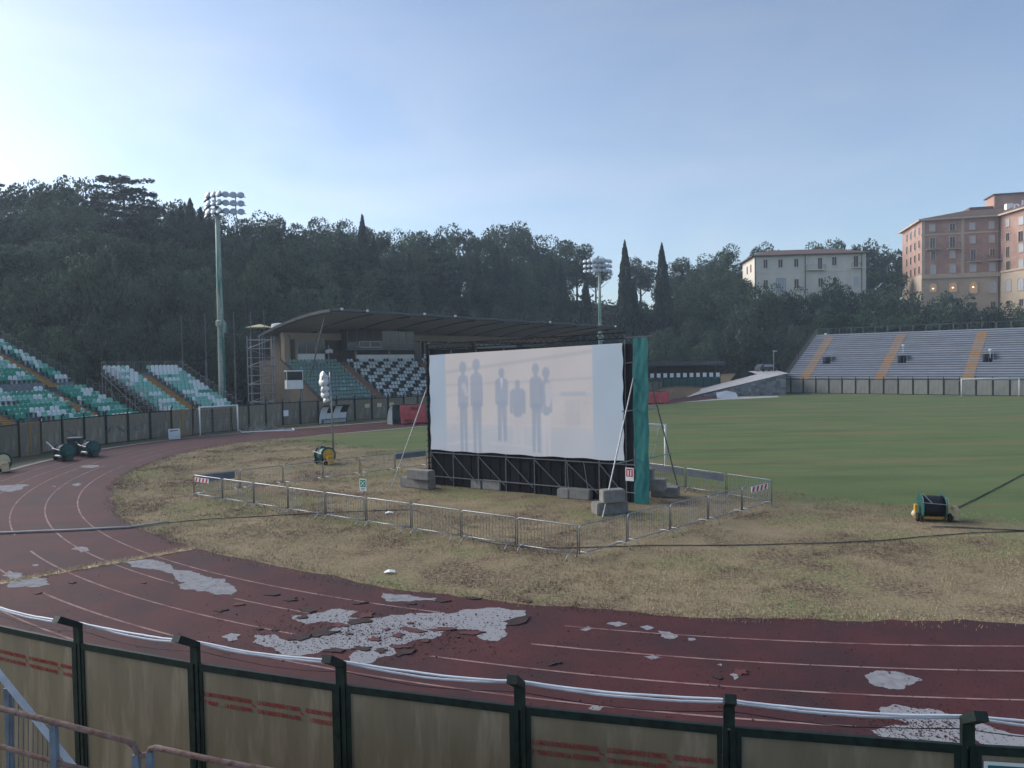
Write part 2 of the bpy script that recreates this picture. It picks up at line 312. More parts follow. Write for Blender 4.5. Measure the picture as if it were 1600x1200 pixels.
def grass_mat():
    m = bpy.data.materials.new('infield_turf'); m.use_nodes = True; t = m.node_tree; b = t.nodes['Principled BSDF']; b.inputs['Roughness'].default_value = 1; b.inputs['Specular IOR Level'].default_value = .05
    ps = t.nodes.new('ShaderNodeNewGeometry').outputs['Position']
    def noise(s, d=6, vec=ps, r_=.6):
        n = t.nodes.new('ShaderNodeTexNoise'); n.inputs['Scale'].default_value = s; n.inputs['Detail'].default_value = d; n.inputs['Roughness'].default_value = r_; t.links.new(vec, n.inputs['Vector']); return n.outputs['Fac']
    def mr(v, a, b_, c=0, d=1):
        n = t.nodes.new('ShaderNodeMapRange'); n.inputs[1].default_value = a; n.inputs[2].default_value = b_; n.inputs[3].default_value = c; n.inputs[4].default_value = d; t.links.new(v, n.inputs[0]); return n.outputs[0]
    def mix(f, a, b_):
        n = t.nodes.new('ShaderNodeMix'); n.data_type = 'RGBA'; t.links.new(f, n.inputs[0])
        for s, v in ((6, a), (7, b_)):
            if isinstance(v, tuple): n.inputs[s].default_value = v + (1,)
            else: t.links.new(v, n.inputs[s])
        return n.outputs[2]
    def math_(op, a, b_):
        n = t.nodes.new('ShaderNodeMath'); n.operation = op
        for k, v in ((0, a), (1, b_)):
            if isinstance(v, (int, float)): n.inputs[k].default_value = v
            else: t.links.new(v, n.inputs[k])
        return n.outputs[0]
    vm = t.nodes.new('ShaderNodeVectorMath'); vm.operation = 'DOT_PRODUCT'; t.links.new(ps, vm.inputs[0]); vm.inputs[1].default_value = (.69, .72, 0)
    s = math_('ADD', vm.outputs['Value'], math_('MULTIPLY', math_('SUBTRACT', noise(.35, 5), .5), 7.0))
    green = mr(s, 29.0, 32.0)
    dry = mix(mr(noise(.45), .38, .62), (.275, .215, .135), (.150, .122, .078))
    dry = mix(mr(noise(.20, 5), .50, .60), dry, (.130, .150, .062))
    dry = mix(mr(noise(.33, 5), .49, .60), dry, (.108, .074, .056))
    dry = mix(mr(noise(9, 4), .40, .66), dry, (.285, .235, .150))
    grn = mix(mr(noise(.3, 5), .35, .65), (.118, .158, .070), (.092, .130, .058))
    # mowing and wear streaks running across the pitch
    mp = t.nodes.new('ShaderNodeMapping'); mp.inputs['Rotation'].default_value = (0, 0, R(8)); mp.inputs['Scale'].default_value = (.05, .32, 1); t.links.new(ps, mp.inputs['Vector'])
    grn = mix(mr(noise(1.0, 5, mp.outputs[0]), .48, .62), grn, (.165, .140, .078))
    grn = mix(mr(noise(1.6, 4, mp.outputs[0]), .50, .66), grn, (.076, .108, .052))
    grn = mix(mr(noise(14, 3), .42, .7), grn, (.135, .175, .082))
    c = mix(green, dry, grn); t.links.new(c, b.inputs['Base Color'])
    bp = t.nodes.new('ShaderNodeBump'); bp.inputs['Strength'].default_value = .9; bp.inputs['Distance'].default_value = .06; t.links.new(noise(16, 5), bp.inputs['Height']); t.links.new(bp.outputs[0], b.inputs['Normal'])
    return m
turf = grass_mat()
inner = [pathf[i] - nrm[i] * .0 for i in range(0, len(pathf), 3)]
loop = [(p.x, p.y) for p in inner] + [(45, 127), (80, 128), (135, 95), (130, 40), (60, 30)]
mb = MB(); mb.add([(x, y, .004) for x, y in loop], [tuple(range(len(loop)))])
pit = mb.build('pitch_grass', turf, kind='structure')
# verge between track and fences
verge = mat('verge_grass', (.125, .120, .068), (.17, .145, .09), scale=.6, rough=1, c3=(.09, .105, .05), scale3=.5, bump=.6, bscale=10, coord='Position')
strip(7.0, 14.0, .001, 'verge_grass', verge, step=6, kind='structure')
trackm = mat('red_track_rubber', (.074, .020, .022), (.042, .014, .017), scale=.55, rough=.8, c3=(.034, .018, .021), scale3=.28, bump=.35, bscale=45, coord='Position', spec=.25, detail=8)
trk = strip(-.12, 7.35, .012, 'running_track', trackm, rag0=.22, rag1=.12, step=1, across=1, kind='structure')
linem = mat('worn_lane_paint', (.28, .18, .17), (.15, .07, .07), scale=1.6, rough=.85, lo=.42, hi=.62, coord='Position')
LANES = (1.2, 2.42, 3.64, 4.86, 6.08)
# bare patches where the rubber has come away: outlines in photo pixels, broken up at the edge
def frac(poly, depth=4, amp=.16, seed=1):
    rr = random.Random(seed); p = [Vector((a.x, a.y)) for a in poly]
    for d in range(depth):
        q = []
        for i in range(len(p)):
            a, b = p[i], p[(i + 1) % len(p)]; mid = (a + b) / 2; n = Vector((-(b - a).y, (b - a).x)); q += [a, mid + n * rr.uniform(-amp, amp)]
        p = q
    return p
def fill(poly, z, name, m, parent, holes=()):
    pts = []; edges = []
    for pl in [poly] + list(holes):
        n0 = len(pts); pts += [Vector((a[0], a[1])) for a in pl]; edges += [(n0 + i, n0 + (i + 1) % len(pl)) for i in range(len(pl))]
    r_ = delaunay_2d_cdt(pts, edges, [], 1 if not holes else 2, 1e-5)
    me = bpy.data.meshes.new(name); me.from_pydata([(v.x, v.y, z) for v in r_[0]], [], [tuple(f) for f in r_[2]]); me.update(); me.materials.append(m)
    bm = bmesh.new(); bm.from_mesh(me); bmesh.ops.recalc_face_normals(bm, faces=bm.faces)
    for f in bm.faces:
        if f.normal.z < 0: f.normal_flip()
    bm.to_mesh(me); bm.free()
    return link(name, me, parent)
bare = mat('bare_pale_base', (.265, .268, .285), (.20, .203, .218), scale=3.0, rough=.95, c3=(.16, .15, .16), scale3=5.0, bump=.4, bscale=60, coord='Position', detail=8)
speck = mat('speckled_base', (.26, .262, .28), (.06, .05, .052), scale=14, rough=.95, lo=.58, hi=.68, bump=.4, bscale=60, coord='Position', detail=6)
PATCH = [
    (bare, [(180, 877), (235, 875), (262, 882), (280, 892), (300, 893), (320, 901), (352, 905), (362, 915), (362, 930), (335, 930), (300, 922), (276, 915), (292, 910), (270, 897), (240, 890), (205, 886)]),
    (bare, [(12, 892), (35, 897), (75, 905), (78, 914), (60, 918), (12, 919), (14, 905)]),
    (bare, [(0, 759), (22, 758), (40, 757), (36, 763), (16, 769), (0, 766)]),
    (bare, [(111, 859), (122, 855), (136, 856), (140, 861), (125, 864)]),
    (speck, [(455, 963), (490, 960), (520, 952), (560, 957), (545, 964), (575, 969), (610, 962), (640, 959), (700, 960), (725, 953), (780, 950), (822, 955), (822, 962), (800, 968), (792, 976), (792, 994), (778, 1003), (755, 1001), (748, 985), (720, 984), (690, 990), (678, 999), (640, 1004), (615, 1010), (620, 1022), (575, 1038), (545, 1038), (545, 1028), (560, 1018), (520, 1016), (470, 1026), (440, 1024), (418, 1012), (395, 1005), (398, 993), (430, 992), (450, 1003), (500, 998), (515, 985), (540, 976), (500, 972), (478, 977), (466, 972)]),
    (bare, [(596, 926), (620, 930), (650, 933), (680, 935), (682, 940), (640, 941), (615, 941)]),
    (speck, [(345, 996), (362, 990), (376, 992), (372, 1000), (356, 1003)]),
    (bare, [(1350, 1056), (1370, 1049), (1410, 1052), (1442, 1064), (1428, 1070), (1414, 1072), (1412, 1078), (1390, 1078), (1365, 1072)]),
    (speck, [(1370, 1110), (1400, 1102), (1430, 1108), (1470, 1112), (1490, 1120), (1530, 1130), (1560, 1142), (1600, 1150), (1600, 1190), (1570, 1180), (1520, 1150), (1500, 1175), (1430, 1180), (1400, 1160), (1360, 1142), (1420, 1135), (1390, 1122)]),
    (bare, [(998, 980), (1012, 978), (1022, 982), (1010, 986)]), (bare, [(1028, 986), (1045, 988), (1060, 996), (1048, 1000), (1033, 996)]),
    (bare, [(906, 984), (918, 979), (924, 984), (914, 987)]), (bare, [(948, 976), (966, 972), (980, 975), (962, 980)]), (bare, [(1006, 1027), (1022, 1025), (1034, 1029), (1018, 1032)]),
    (bare, [(1074, 998), (1084, 998), (1088, 1001), (1076, 1002)]), (bare, [(1140, 1055), (1150, 1050), (1160, 1058), (1148, 1064)]), (bare, [(1120, 1040), (1126, 1038), (1128, 1042)]),
    (bare, [(128, 728), (140, 727), (156, 728), (143, 732)]), (bare, [(112, 757), (122, 755), (126, 758), (116, 761)]), (bare, [(80, 760), (88, 760), (86, 762)]),
    (bare, [(50, 883), (60, 882), (56, 886)]), (bare, [(918, 1108), (932, 1103), (944, 1106), (938, 1111)]),
]
for k, (pm, poly) in enumerate(PATCH):
    fill(frac([G(*q) for q in poly], 4 if len(poly) > 6 else 3, .17, k + 3), .016, 'bare_patch', pm, trk)
# lane lines, lost where the rubber is gone
def inpoly(x, y, pl):
    c = False; j = len(pl) - 1
    for i in range(len(pl)):
        if (pl[i][1] > y) != (pl[j][1] > y) and x < (pl[j][0] - pl[i][0]) * (y - pl[i][1]) / (pl[j][1] - pl[i][1]) + pl[i][0]: c = not c
        j = i
    return c
bigp = [[tuple(G(*q))[:2] for q in PATCH[i][1]] for i in (0, 1, 4, 7, 8)]
for li, off in enumerate(LANES):
    runs = []; cur = []
    for i in range(0, len(pathf), 2):
        q = pathf[i] + nrm[i] * off; bad = any(inpoly(q.x, q.y, pl) for pl in bigp) or (noise1(i * .045, li * 3) > .78)
        if bad:
            if len(cur) > 6: runs.append((cur[0], cur[-1]))
            cur = []
        else: cur.append(i)
    if len(cur) > 6: runs.append((cur[0], cur[-1]))
    for a, b in runs: strip(off - .028, off + .028, .017, 'lane_line', linem, trk, rag0=.006, rag1=.006, i0=a, i1=b, step=2, seed=li)
# white edging line beyond the far bend, and pale kerb on the outer side
edgem = mat('pale_kerb', (.40, .39, .37), (.24, .22, .19), scale=1.5, rough=.9, coord='Position')
i180 = min(range(len(pathf)), key=lambda i: (pathf[i] - Vector((-17, 63.4, 0))).length)
strip(-.25, -.08, .020, 'edge_line', mat('white_edge_line', (.55, .54, .52), (.33, .32, .29), scale=1.2, rough=.9, coord='Position'), trk, rag0=.03, rag1=.03, i0=i180, step=3)
ik = min(range(len(pathf)), key=lambda i: (pathf[i] - Vector((-21.5, 35, 0))).length)
strip(7.4, 7.75, .035, 'track_kerb', edgem, rag0=.03, rag1=.08, i0=ik, step=3, kind='structure')
# torn scraps of rubber lying on and round the big bare patch
scrap_m = [mat('torn_rubber_red', (.095, .030, .030), (.060, .024, .026), scale=5, rough=.85, coord='Position'), mat('torn_rubber_dark', (.022, .016, .017), (.045, .024, .025), scale=4, rough=.9, coord='Position')]
SCR = [(560, 972, .9, .35), (530, 978, .7, .25), (505, 990, .9, .5), (470, 996, .8, .4), (650, 987, 1.2, .25), (690, 985, .9, .2), (735, 990, .9, .22), (620, 994, .5, .3), (585, 1000, .45, .25), (565, 1015, .8, .22), (595, 1018, .5, .2), (520, 1018, .7, .25), (625, 1012, .7, .18), (805, 972, .75, .75), (632, 1021, .5, .4), (575, 962, .5, .4), (480, 955, .9, .3), (700, 985, .5, .15),
       (430, 985, .4, .12), (370, 946, .6, .25), (345, 955, .5, .2), (405, 984, .3, .15), (455, 938, .5, .25), (560, 944, .6, .2), (860, 1038, .25, .2), (866, 1036, .35, .2), (1120, 1058, .3, .2), (1155, 1052, .35, .3), (225, 912, .3, .12), (112, 912, .35, .12), (60, 928, .4, .12), (820, 940, .8, .2), (740, 936, .8, .15), (690, 940, .7, .18), (640, 945, .5, .12), (425, 930, .6, .2), (470, 966, .4, .2), (510, 1030, .5, .15), (640, 975, .3, .12), (605, 985, .3, .15), (545, 992, .3, .1), (665, 1003, .35, .12), (715, 997, .3, .1)]
for k, (px, py, w_, h_) in enumerate(SCR):
    c = G(px, py); rr = random.Random(k); a0 = rr.uniform(-.4, .4) - .25; n = 13; pl = []
    for j in range(n):
        a = 2 * math.pi * j / n; q = Vector((math.cos(a) * w_ * .36, math.sin(a) * h_ * .62)) * rr.uniform(.4, 1.25); pl.append((q.x * math.cos(a0) - q.y * math.sin(a0), q.x * math.sin(a0) + q.y * math.cos(a0)))
    mb = MB(); mb.prism(pl, 0, .014); top = [(x, y, z + (.03 * (x / w_) if z > .005 else 0)) for x, y, z in mb.v]; mb.v = top
    o = mb.build('rubber_scrap', scrap_m[0 if rr.random() < .6 else 1], trk); o.location = (c.x, c.y, .017)
# crumbs of rubber and grit strewn on the track (uncountable)
V = []; Fc = []
for k in range(5200):
    if k < 2200: px, py = rng.normal(590, 105), rng.normal(990, 20)
    elif k < 3000: px, py = rng.normal(1450, 60), rng.normal(1140, 18)
    elif k < 4100: px, py = rng.uniform(0, 800), rng.uniform(880, 1040)
    else: px, py = rng.uniform(800, 1600), rng.uniform(960, 1130)
    p = G(px, py); rad = (p - CEN).length
    if rad < 35.6 or rad > 42.5: continue
    s = rng.uniform(.006, .020) * (1.8 if rng.random() < .08 else 1); n = len(V); a = rng.uniform(0, 6.28); c, d = math.cos(a) * s, math.sin(a) * s
    V += [(p.x + c, p.y + d, .018), (p.x - d, p.y + c, .018), (p.x - c, p.y - d, .018), (p.x + d * .8, p.y - c * .8, .018), (p.x, p.y, .018 + s * .8)]
    Fc += [(n, n + 1, n + 4), (n + 1, n + 2, n + 4), (n + 2, n + 3, n + 4), (n + 3, n, n + 4)]
link('rubber_crumbs', np_mesh('rubber_crumbs', V, Fc, mat('rubber_crumb', (.03, .018, .018), (.075, .028, .028), scale=3, rough=.9, coord='Position')), kind='stuff', label='dark crumbs of torn rubber strewn over the red track')

# ------------------------------------------------------------------ grass blades (stuff)
def blades(name, pts, h0, h1, wd, m, label, lean=.6):
    n = len(pts); a = rng.uniform(0, 6.28, n); h = rng.uniform(h0, h1, n); b = rng.uniform(0, 6.28, n); l = rng.uniform(.1, lean, n) * h
    V = np.zeros((n, 3, 3)); V[:, 0, 0] = pts[:, 0] + np.cos(a) * wd; V[:, 0, 1] = pts[:, 1] + np.sin(a) * wd; V[:, 1, 0] = pts[:, 0] - np.cos(a) * wd; V[:, 1, 1] = pts[:, 1] - np.sin(a) * wd
    V[:, :2, 2] = .002; V[:, 2, 0] = pts[:, 0] + np.cos(b) * l; V[:, 2, 1] = pts[:, 1] + np.sin(b) * l; V[:, 2, 2] = h
    return link(name, np_mesh(name, V.reshape(-1, 3), np.arange(3 * n).reshape(n, 3), m), kind='stuff', label=label)
def clump_pts(n, fn, sig):
    c = fn(n // 7); p = np.repeat(c, 7, 0); return p + rng.normal(0, sig, p.shape)
def infield(n):
    out = []
    while sum(len(o) for o in out) < n:
        a = rng.uniform(R(-200), R(-15), n * 2); r_ = 35.6 - np.abs(rng.normal(0, 9, n * 2)); x = CEN.x + r_ * np.cos(a); y = CEN.y + r_ * np.sin(a)
        s = x * .69 + y * .72; k = (s < 32) & (r_ > 8) & (y < 60); out.append(np.stack([x[k], y[k]], 1))
    return np.concatenate(out)[:n]
dryb = mat('dry_blade', (.46, .37, .235), (.17, .138, .085), scale=.38, rough=.95, c3=(.13, .095, .068), scale3=.33, lo3=.49, hi3=.60, coord='Position', spec=.1)
def patchy(p):
    x, y = p[:, 0], p[:, 1]; v = np.sin(x * .55 + 1.3 * np.sin(y * .31)) + np.sin(y * .72 + 1.7 * np.sin(x * .23 + 2)) + .7 * np.sin(x * 1.7 + y * 1.1) + .5 * np.sin(x * 2.9 - y * 2.3)
    return p[rng.uniform(-2.3, 1.6, len(p)) < v]
blades('dry_grass', patchy(clump_pts(190000, infield, .07)), .03, .10, .008, dryb, 'patchy dry straw-coloured grass inside the bend of the track')
# straw tufts hanging over the inner edge of the track
ed = []
for i in range(0, len(pathf)):
    if pathf[i].y > 62: break
    for k in range(10):
        q = pathf[i] + nrm[i] * (-.30 + .22 * noise1(i * .07) + random.gauss(0, .12)); ed.append((q.x + random.gauss(0, .06), q.y + random.gauss(0, .06)))
blades('edge_grass', np.array(ed), .04, .14, .010, strawm if False else mat('edge_straw', (.46, .385, .25), (.25, .22, .13), scale=.6, rough=.95, coord='Position'), 'dry tufts overhanging the inner edge of the red track', lean=1.0)
strawm = mat('straw', (.60, .50, .33), (.44, .36, .22), scale=2, rough=.95, coord='Position')
st = []
a, b = G(0, 912), G(305, 857)
sm_ = MB(); nseg = 60; u_ = (b - a).normalized(); pv = Vector((-u_.y, u_.x, 0)); L_ = (b - a).length; vs = []
for k in range(nseg + 1): q = a + u_ * (L_ * k / nseg); w_ = .12 + .07 * noise1(k * .8, 4); vs += [q - pv * w_ + Vector((0, 0, .0185)), q + pv * (w_ + .03 * noise1(k * 1.3, 7)) + Vector((0, 0, .0185))]
sm_.add(vs, [(2 * k, 2 * k + 2, 2 * k + 3, 2 * k + 1) for k in range(nseg)]); sm_.build('straw_litter', strawm, trk)
for k in range(1500):
    t = random.random(); q = a.lerp(b, t); w_ = .05 + .10 * abs(noise1(t * 9, 2)); st.append((q.x + random.gauss(0, w_ * .6), q.y + random.gauss(0, w_)))
blades('straw_weeds', np.array(st), .03, .15, .010, strawm, 'line of yellow straw weeds growing across the track', lean=1.2)

# ------------------------------------------------------------------ perimeter fences
def put(mb, name, m, E, world=False, smooth=False):
    o = mb.build(name, m, E, smooth)
    if world: o.location = -E.location
    return o
POST_H = 2.35
def post_meshes(near):
    a = MB()
    if near:
        a.bb(-.062, -.014, -.03, .03, .0, POST_H - .01).bb(.014, .062, -.03, .03, .0, POST_H - .01).bb(-.012, .012, .0, .02, .05, POST_H - .05)
        prof = [(-.03, POST_H - .012), (.03, POST_H - .012), (.03, POST_H + .25), (-.27, POST_H + .44), (-.32, POST_H + .37), (-.03, POST_H + .20)]
        a.sweep(prof, -.055, .055)
    else:
        a.bb(-.06, .06, -.05, .05, 0, POST_H); prof = [(-.04, POST_H - .01), (.04, POST_H - .01), (.04, POST_H + .2), (-.18, POST_H + .40), (-.23, POST_H + .35), (-.04, POST_H + .17)]; a.sweep(prof, -.04, .04)
    return a.mesh('post', M['post'])
near_post, far_post = post_meshes(True), post_meshes(False)
def fence(name, pts, near, label, gates=(), skip=(), frame=M['post'], panel=None):
    E = empty(name, pts[0], 0, label=label, cat='fence')
    for i, p in enumerate(pts):
        q = pts[min(i + 1, len(pts) - 1)] - pts[max(i - 1, 0)]
        link('post', near_post if near else far_post, E, loc=p - E.location, rot=(0, 0, math.atan2(q.y, q.x)))
    for i in range(len(pts) - 1):
        if i in skip: continue
        a, b = pts[i], pts[i + 1]; L = (b - a).length; rz = math.atan2(b.y - a.y, b.x - a.x); g = i in gates
        x0, x1 = .066, L - .066; fm = M['orange'] if g else frame
        pn = MB().bb(x0 + .04, x1 - .04, -.006, .006, .10, POST_H - .09).mesh('panel', panel or (M['panel'] if near else M['panelfar']))
        po = link('panel', pn, E, loc=a - E.location, rot=(0, 0, rz))
        fr = MB().bb(x0, x1, -.022, .022, POST_H - .09, POST_H - .005).bb(x0, x1, -.022, .022, .04, .10).bb(x0, x0 + .05, -.021, .021, .10, POST_H - .09).bb(x1 - .05, x1, -.021, .021, .10, POST_H - .09)
        if g: fr.bb((x0 + x1) / 2 - .09, (x0 + x1) / 2 + .09, -.03, .03, .03, POST_H + .02)
        link('panel_frame', fr.mesh('panel_frame', fm), E, loc=a - E.location, rot=(0, 0, rz))
    return E
q = [(5, 966), (145, 994), (315, 1030), (535, 1067), (808, 1110), (1142, 1155), (1535, 1190)]
angs = [math.atan2(*(lambda v: (v.y, v.x))(G(x, y, POST_H) - CEN)) for x, y in q]
RF = 45.35; da = 2.07 / RF
angs = [angs[0] - da * 2, angs[0] - da] + angs + [angs[-1] + da, angs[-1] + 2 * da]
npts = [CEN + Vector((math.cos(a), math.sin(a), 0)) * RF for a in angs]
nf = fence('boundary_fence', npts, True, 'tan sheet-metal fence with dark green posts and red stencilled warnings in the foreground')
# red stencilled warnings
def warn(i, l1, l2, l3, l4, l5, l6, dy=0.0):
    a, b = npts[i], npts[i + 1]; L = (b - a).length; rz = math.atan2(b.y - a.y, b.x - a.x)
    for (x, z, s, wd) in ((.13, 0, l1, .70), (.13, -.105, l2, .70), (.92, 0, l3, .60), (.92, -.105, l4, .60), (1.60, 0, l5, .38), (1.64, -.105, l6, .34)):
        if not s: continue
        me = text_mesh('lettering', s, .078, M['redpaint']); xs = [v.co.x for v in me.vertices]; k = wd / (max(xs) - min(xs)); me.transform(Matrix.Diagonal((k, 1, 1, 1)))
        link('lettering', me, nf, loc=a - nf.location + Vector((math.cos(rz) * x, math.sin(rz) * x, 0)) + Vector((math.sin(rz), -math.cos(rz), 0)) * .012 + Vector((0, 0, POST_H - .40 + z + dy)), rot=(R(90), 0, rz))
    for x in (.86, 1.545):
        me = MB().box((0, 0, 0), (.05, .002, .014)).mesh('dash_mark', M['redpaint'])
        link('dash_mark', me, nf, loc=a - nf.location + Vector((math.cos(rz) * x, math.sin(rz) * x, 0)) + Vector((math.sin(rz), -math.cos(rz), 0)) * .012 + Vector((0, 0, POST_H - .425 + dy)), rot=(0, .4, rz))
FULL = ('IL LANCIO DI MATERIALE PERICOLOSO', "E' PUNITO CON LA RECLUSIONE", "LO SCAVALCAMENTO E' PUNITO", "CON L'ARRESTO FINO A 6 MESI", 'RECINZIONE MUNITA', 'DI OFFENDICOLI')
warn(2, *FULL); warn(4, FULL[0], "E' PUNIT  ... LA RECLUSIONE", FULL[2], FULL[3], FULL[4], ' I OFFENDICOLI'); warn(6, *FULL)
# twin white conduits and a dark wire strung along the post tops
def along(t, r_=RF, z=0.0):
    i = min(int(t), len(angs) - 2); a = angs[i] + (angs[i + 1] - angs[i]) * (t - i); return CEN + Vector((math.cos(a), math.sin(a), 0)) * r_ + Vector((0, 0, z))
for nm, k, dz, rr, sag, m, lb in (('white_conduit', 0, .235, .014, .030, 'pvc', 'upper of two white conduits strung along the fence tops'), ('white_conduit', 1, .205, .014, .045, 'pvc', 'lower of two white conduits strung along the fence tops'), ('dark_wire', 2, .10, .005, .06, 'black', 'thin dark wire sagging between the fence posts')):
    pts = [along(t, RF - .06 - .02 * k, POST_H + dz - sag * math.sin(math.pi * (t % 1)) ** 1 + .008 * noise1(t * 4, k)) for t in np.arange(0, len(angs) - 1.01, .06)]
    MB().tube(pts, rr, 6).build(nm, M[m], None, True, label=lb, cat='cable')
# fence round the far part of the bend and along the main stand
fp = [Vector(p + (0,)) for p in ((-34.6, 45.0), (-34.3, 48.6), (-34.1, 52), (-33.6, 55), (-32.8, 58), (-31.5, 61), (-30, 63.6), (-28.3, 66.2), (-26.6, 68.8), (-24.7, 72), (-22.6, 75), (-20, 77.4), (-16.1, 79.9), (-12, 83.2), (0, 96.8), (20, 119.5), (27, 127.5))]
def even(p, step):
    p = resample(p, .05); out = [p[0]]
    for a in p:
        if (a - out[-1]).length >= step: out.append(a)
    return out
fe = even(fp, 2.0)
def proj(P):
    v = Vector(P) - Vector((0, 0, CAM_H)); a = v.dot(_f); return 800 + FPX * v.dot(_r) / a, 600 - FPX * v.dot(_u) / a
gates = [i for i in range(len(fe) - 1) if any(lo < proj((fe[i] + fe[i + 1]) / 2)[0] < hi for lo, hi in ((30, 62), (285, 306)))]
fence('boundary_fence', fe, False, 'weathered sheet fence with dark posts and two ochre gates round the far bend', gates=gates)
rs_o, rs_dir = Vector((45.3, 125.5, 0)), Vector((.76, -.65, 0)).normalized()
fr_pts = [rs_o + rs_dir * (2.05 * k) for k in range(-1, 31)]
fence('boundary_fence', fr_pts, False, 'weathered sheet fence below the grey bench terrace behind the far goal', gates=[0], panel=mat('grey_fence_sheet', (.27, .262, .235), (.20, .196, .18), scale=1.2, rough=.7, stretch=(2, 2, .5), rnd=.12))

# notice plates and scrawls on the fence
def on_fence(px, pts, near_side=.035):
    for a_, b_ in zip(pts, pts[1:]):
        pa, pb = proj(a_)[0], proj(b_)[0]
        if min(pa, pb) <= px <= max(pa, pb) and a_.y > 40:
            f = (px - pa) / (pb - pa); d_ = (b_ - a_).normalized(); return a_.lerp(b_, f) + Vector((d_.y, -d_.x, 0)) * near_side, math.atan2(d_.y, d_.x)
for px, z, w_, h_, m, lb in ((574, 1.55, .55, .42, 'cream', 'first of three cream notice plates on the fence behind the dugouts'), (593, 1.55, .55, .42, 'cream', 'second of three cream notice plates on the fence behind the dugouts'), (612, 1.55, .55, .42, 'cream', 'third of three cream notice plates on the fence behind the dugouts'), (447, 1.25, .55, .6, 'signw', 'white notice on the fence between the fallen goal and the dugout')):
    p_, rz_ = on_fence(px, fe); MB().bb(-w_ / 2, w_ / 2, -.01, .01, -h_ / 2, h_ / 2).build('notice_plate', M[m], None, loc=(p_.x, p_.y, z), rot=(0, 0, rz_), label=lb, cat='notice')
far_f = [o_ for o_ in bpy.data.objects if o_.get('category') == 'fence'][1]
for px, sd in ((112, 1), (168, 2), (192, 3), (218, 4), (243, 5)):
    p_, rz_ = on_fence(px, fe, .03); rr = random.Random(sd); pts_ = [(rr.uniform(-.55, .55), 0, .9 + rr.uniform(-.1, .65)) for _ in range(7)]; MB().tube(pts_, .022, 4).build('scrawl', M['deckdark'], far_f, loc=p_ - far_f.location, rot=(0, 0, rz_))
i_ = len(npts) - 3; d_ = (npts[i_ + 1] - npts[i_]).normalized(); p_ = npts[i_] + d_ * .55 + Vector((d_.y, -d_.x, 0)) * .03; TS = empty('notice_board', (p_.x, p_.y, POST_H - .34), math.atan2(d_.y, d_.x), label='teal notice board with a white edge at the lower right corner', cat='notice')
MB().bb(-.42, .42, -.008, .0, -.2, .2).build('white_edge', M['signw'], TS); MB().bb(-.39, .39, -.014, -.010, -.17, .17).build('teal_field', M['tarp'], TS)
# ------------------------------------------------------------------ stands
def seat_mesh(name, m):
    a = MB(); a.bb(-.20, .20, -.20, .18, .40, .44)
    n = 7; prof = [(-.20, .42), (.20, .42)] + [(.20 * math.cos(math.pi * k / n), .60 + .17 * math.sin(math.pi * k / n)) for k in range(n + 1)]
    a.vprism(prof, .15, .20); a.bb(-.05, .05, .0, .12, .02, .40); return a.mesh(name, m)
SEAT = {k: seat_mesh('seat', M['seat' + k]) for k in ('green', 'teal', 'white', 'grey', 'black', 'lime')}
SEATNP = {k: (np.array([v.co for v in me.vertices]), [tuple(p.vertices) for p in me.polygons]) for k, me in SEAT.items()}
def seats(E, spots, limit=300):
    """spots: (x, y, z, kind) in the stand's frame, nearest first; the first `limit` are single parts, the rest one mass per colour"""
    for x, y, z, k in spots[:limit]: link('seat', SEAT[k], E, loc=(x, y, z))
    for k in SEAT:
        rest = [s for s in spots[limit:] if s[3] == k]
        if rest:
            a = MB()
            for x, y, z, _ in rest: a.add([(p[0] + x, p[1] + y, p[2] + z) for p in SEATNP[k][0]], SEATNP[k][1])
            tag(a.build('seat_rows', M['seat' + k], E), kind='stuff')
def rail_panel(w_, h_=1.0, bars=9, name='railing_panel'):
    a = MB(); a.tube([(0, 0, 0), (0, 0, h_ - .08), (.08, 0, h_), (w_ - .08, 0, h_), (w_, 0, h_ - .08), (w_, 0, 0)], .024, 5); a.tube([(0, 0, .14), (w_, 0, .14)], .016, 4)
    for k in range(1, bars): a.tube([(w_ * k / bars, 0, .14), (w_ * k / bars, 0, h_)], .009, 3, cap=False)
    return a.mesh(name, M['dsteel'])
def bleacher(E, L, rows, deckm, riserm, x0=0.0):
    """rows: list of (y0, depth, z); one deck part per row, risers below; supports under the last"""
    for i, (y, d, z) in enumerate(rows):
        zb = rows[i - 1][2] if i else 0.0
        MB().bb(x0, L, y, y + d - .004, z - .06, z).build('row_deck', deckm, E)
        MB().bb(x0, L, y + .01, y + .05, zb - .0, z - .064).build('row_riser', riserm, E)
    y, d, z = rows[-1]
    a = MB()
    for k in range(int((L - x0) / 2.4) + 1):
        x = x0 + min(k * 2.4 + .05, L - x0 - .05)
        a.bb(x - .04, x + .04, y + d - .1, y + d - .02, 0, z - .07)
        for r_ in rows[3::4]: a.bb(x - .04, x + .04, r_[0] + r_[1] - .1, r_[0] + r_[1] - .02, 0, r_[2] - .07)
    tag(a.build('support_frame', M['dsteel'], E), kind='stuff')
def aisle(E, x0, x1, rows, m=M['orange'], skew=0.0):
    a = MB()
    for i, (y, d, z) in enumerate(rows):
        dx = skew * i; zb = rows[i - 1][2] if i else z - .3
        a.bb(x0 + dx, x1 + dx, y + .005, y + d / 2, z + .002, z + .03).bb(x0 + dx, x1 + dx, y - d / 2, y, zb + .002, (zb + z) / 2 + .03).bb(x0 + dx, x1 + dx, y - .012, y + .004, zb, z + .03)
    return a.build('aisle_stairs', m, E)
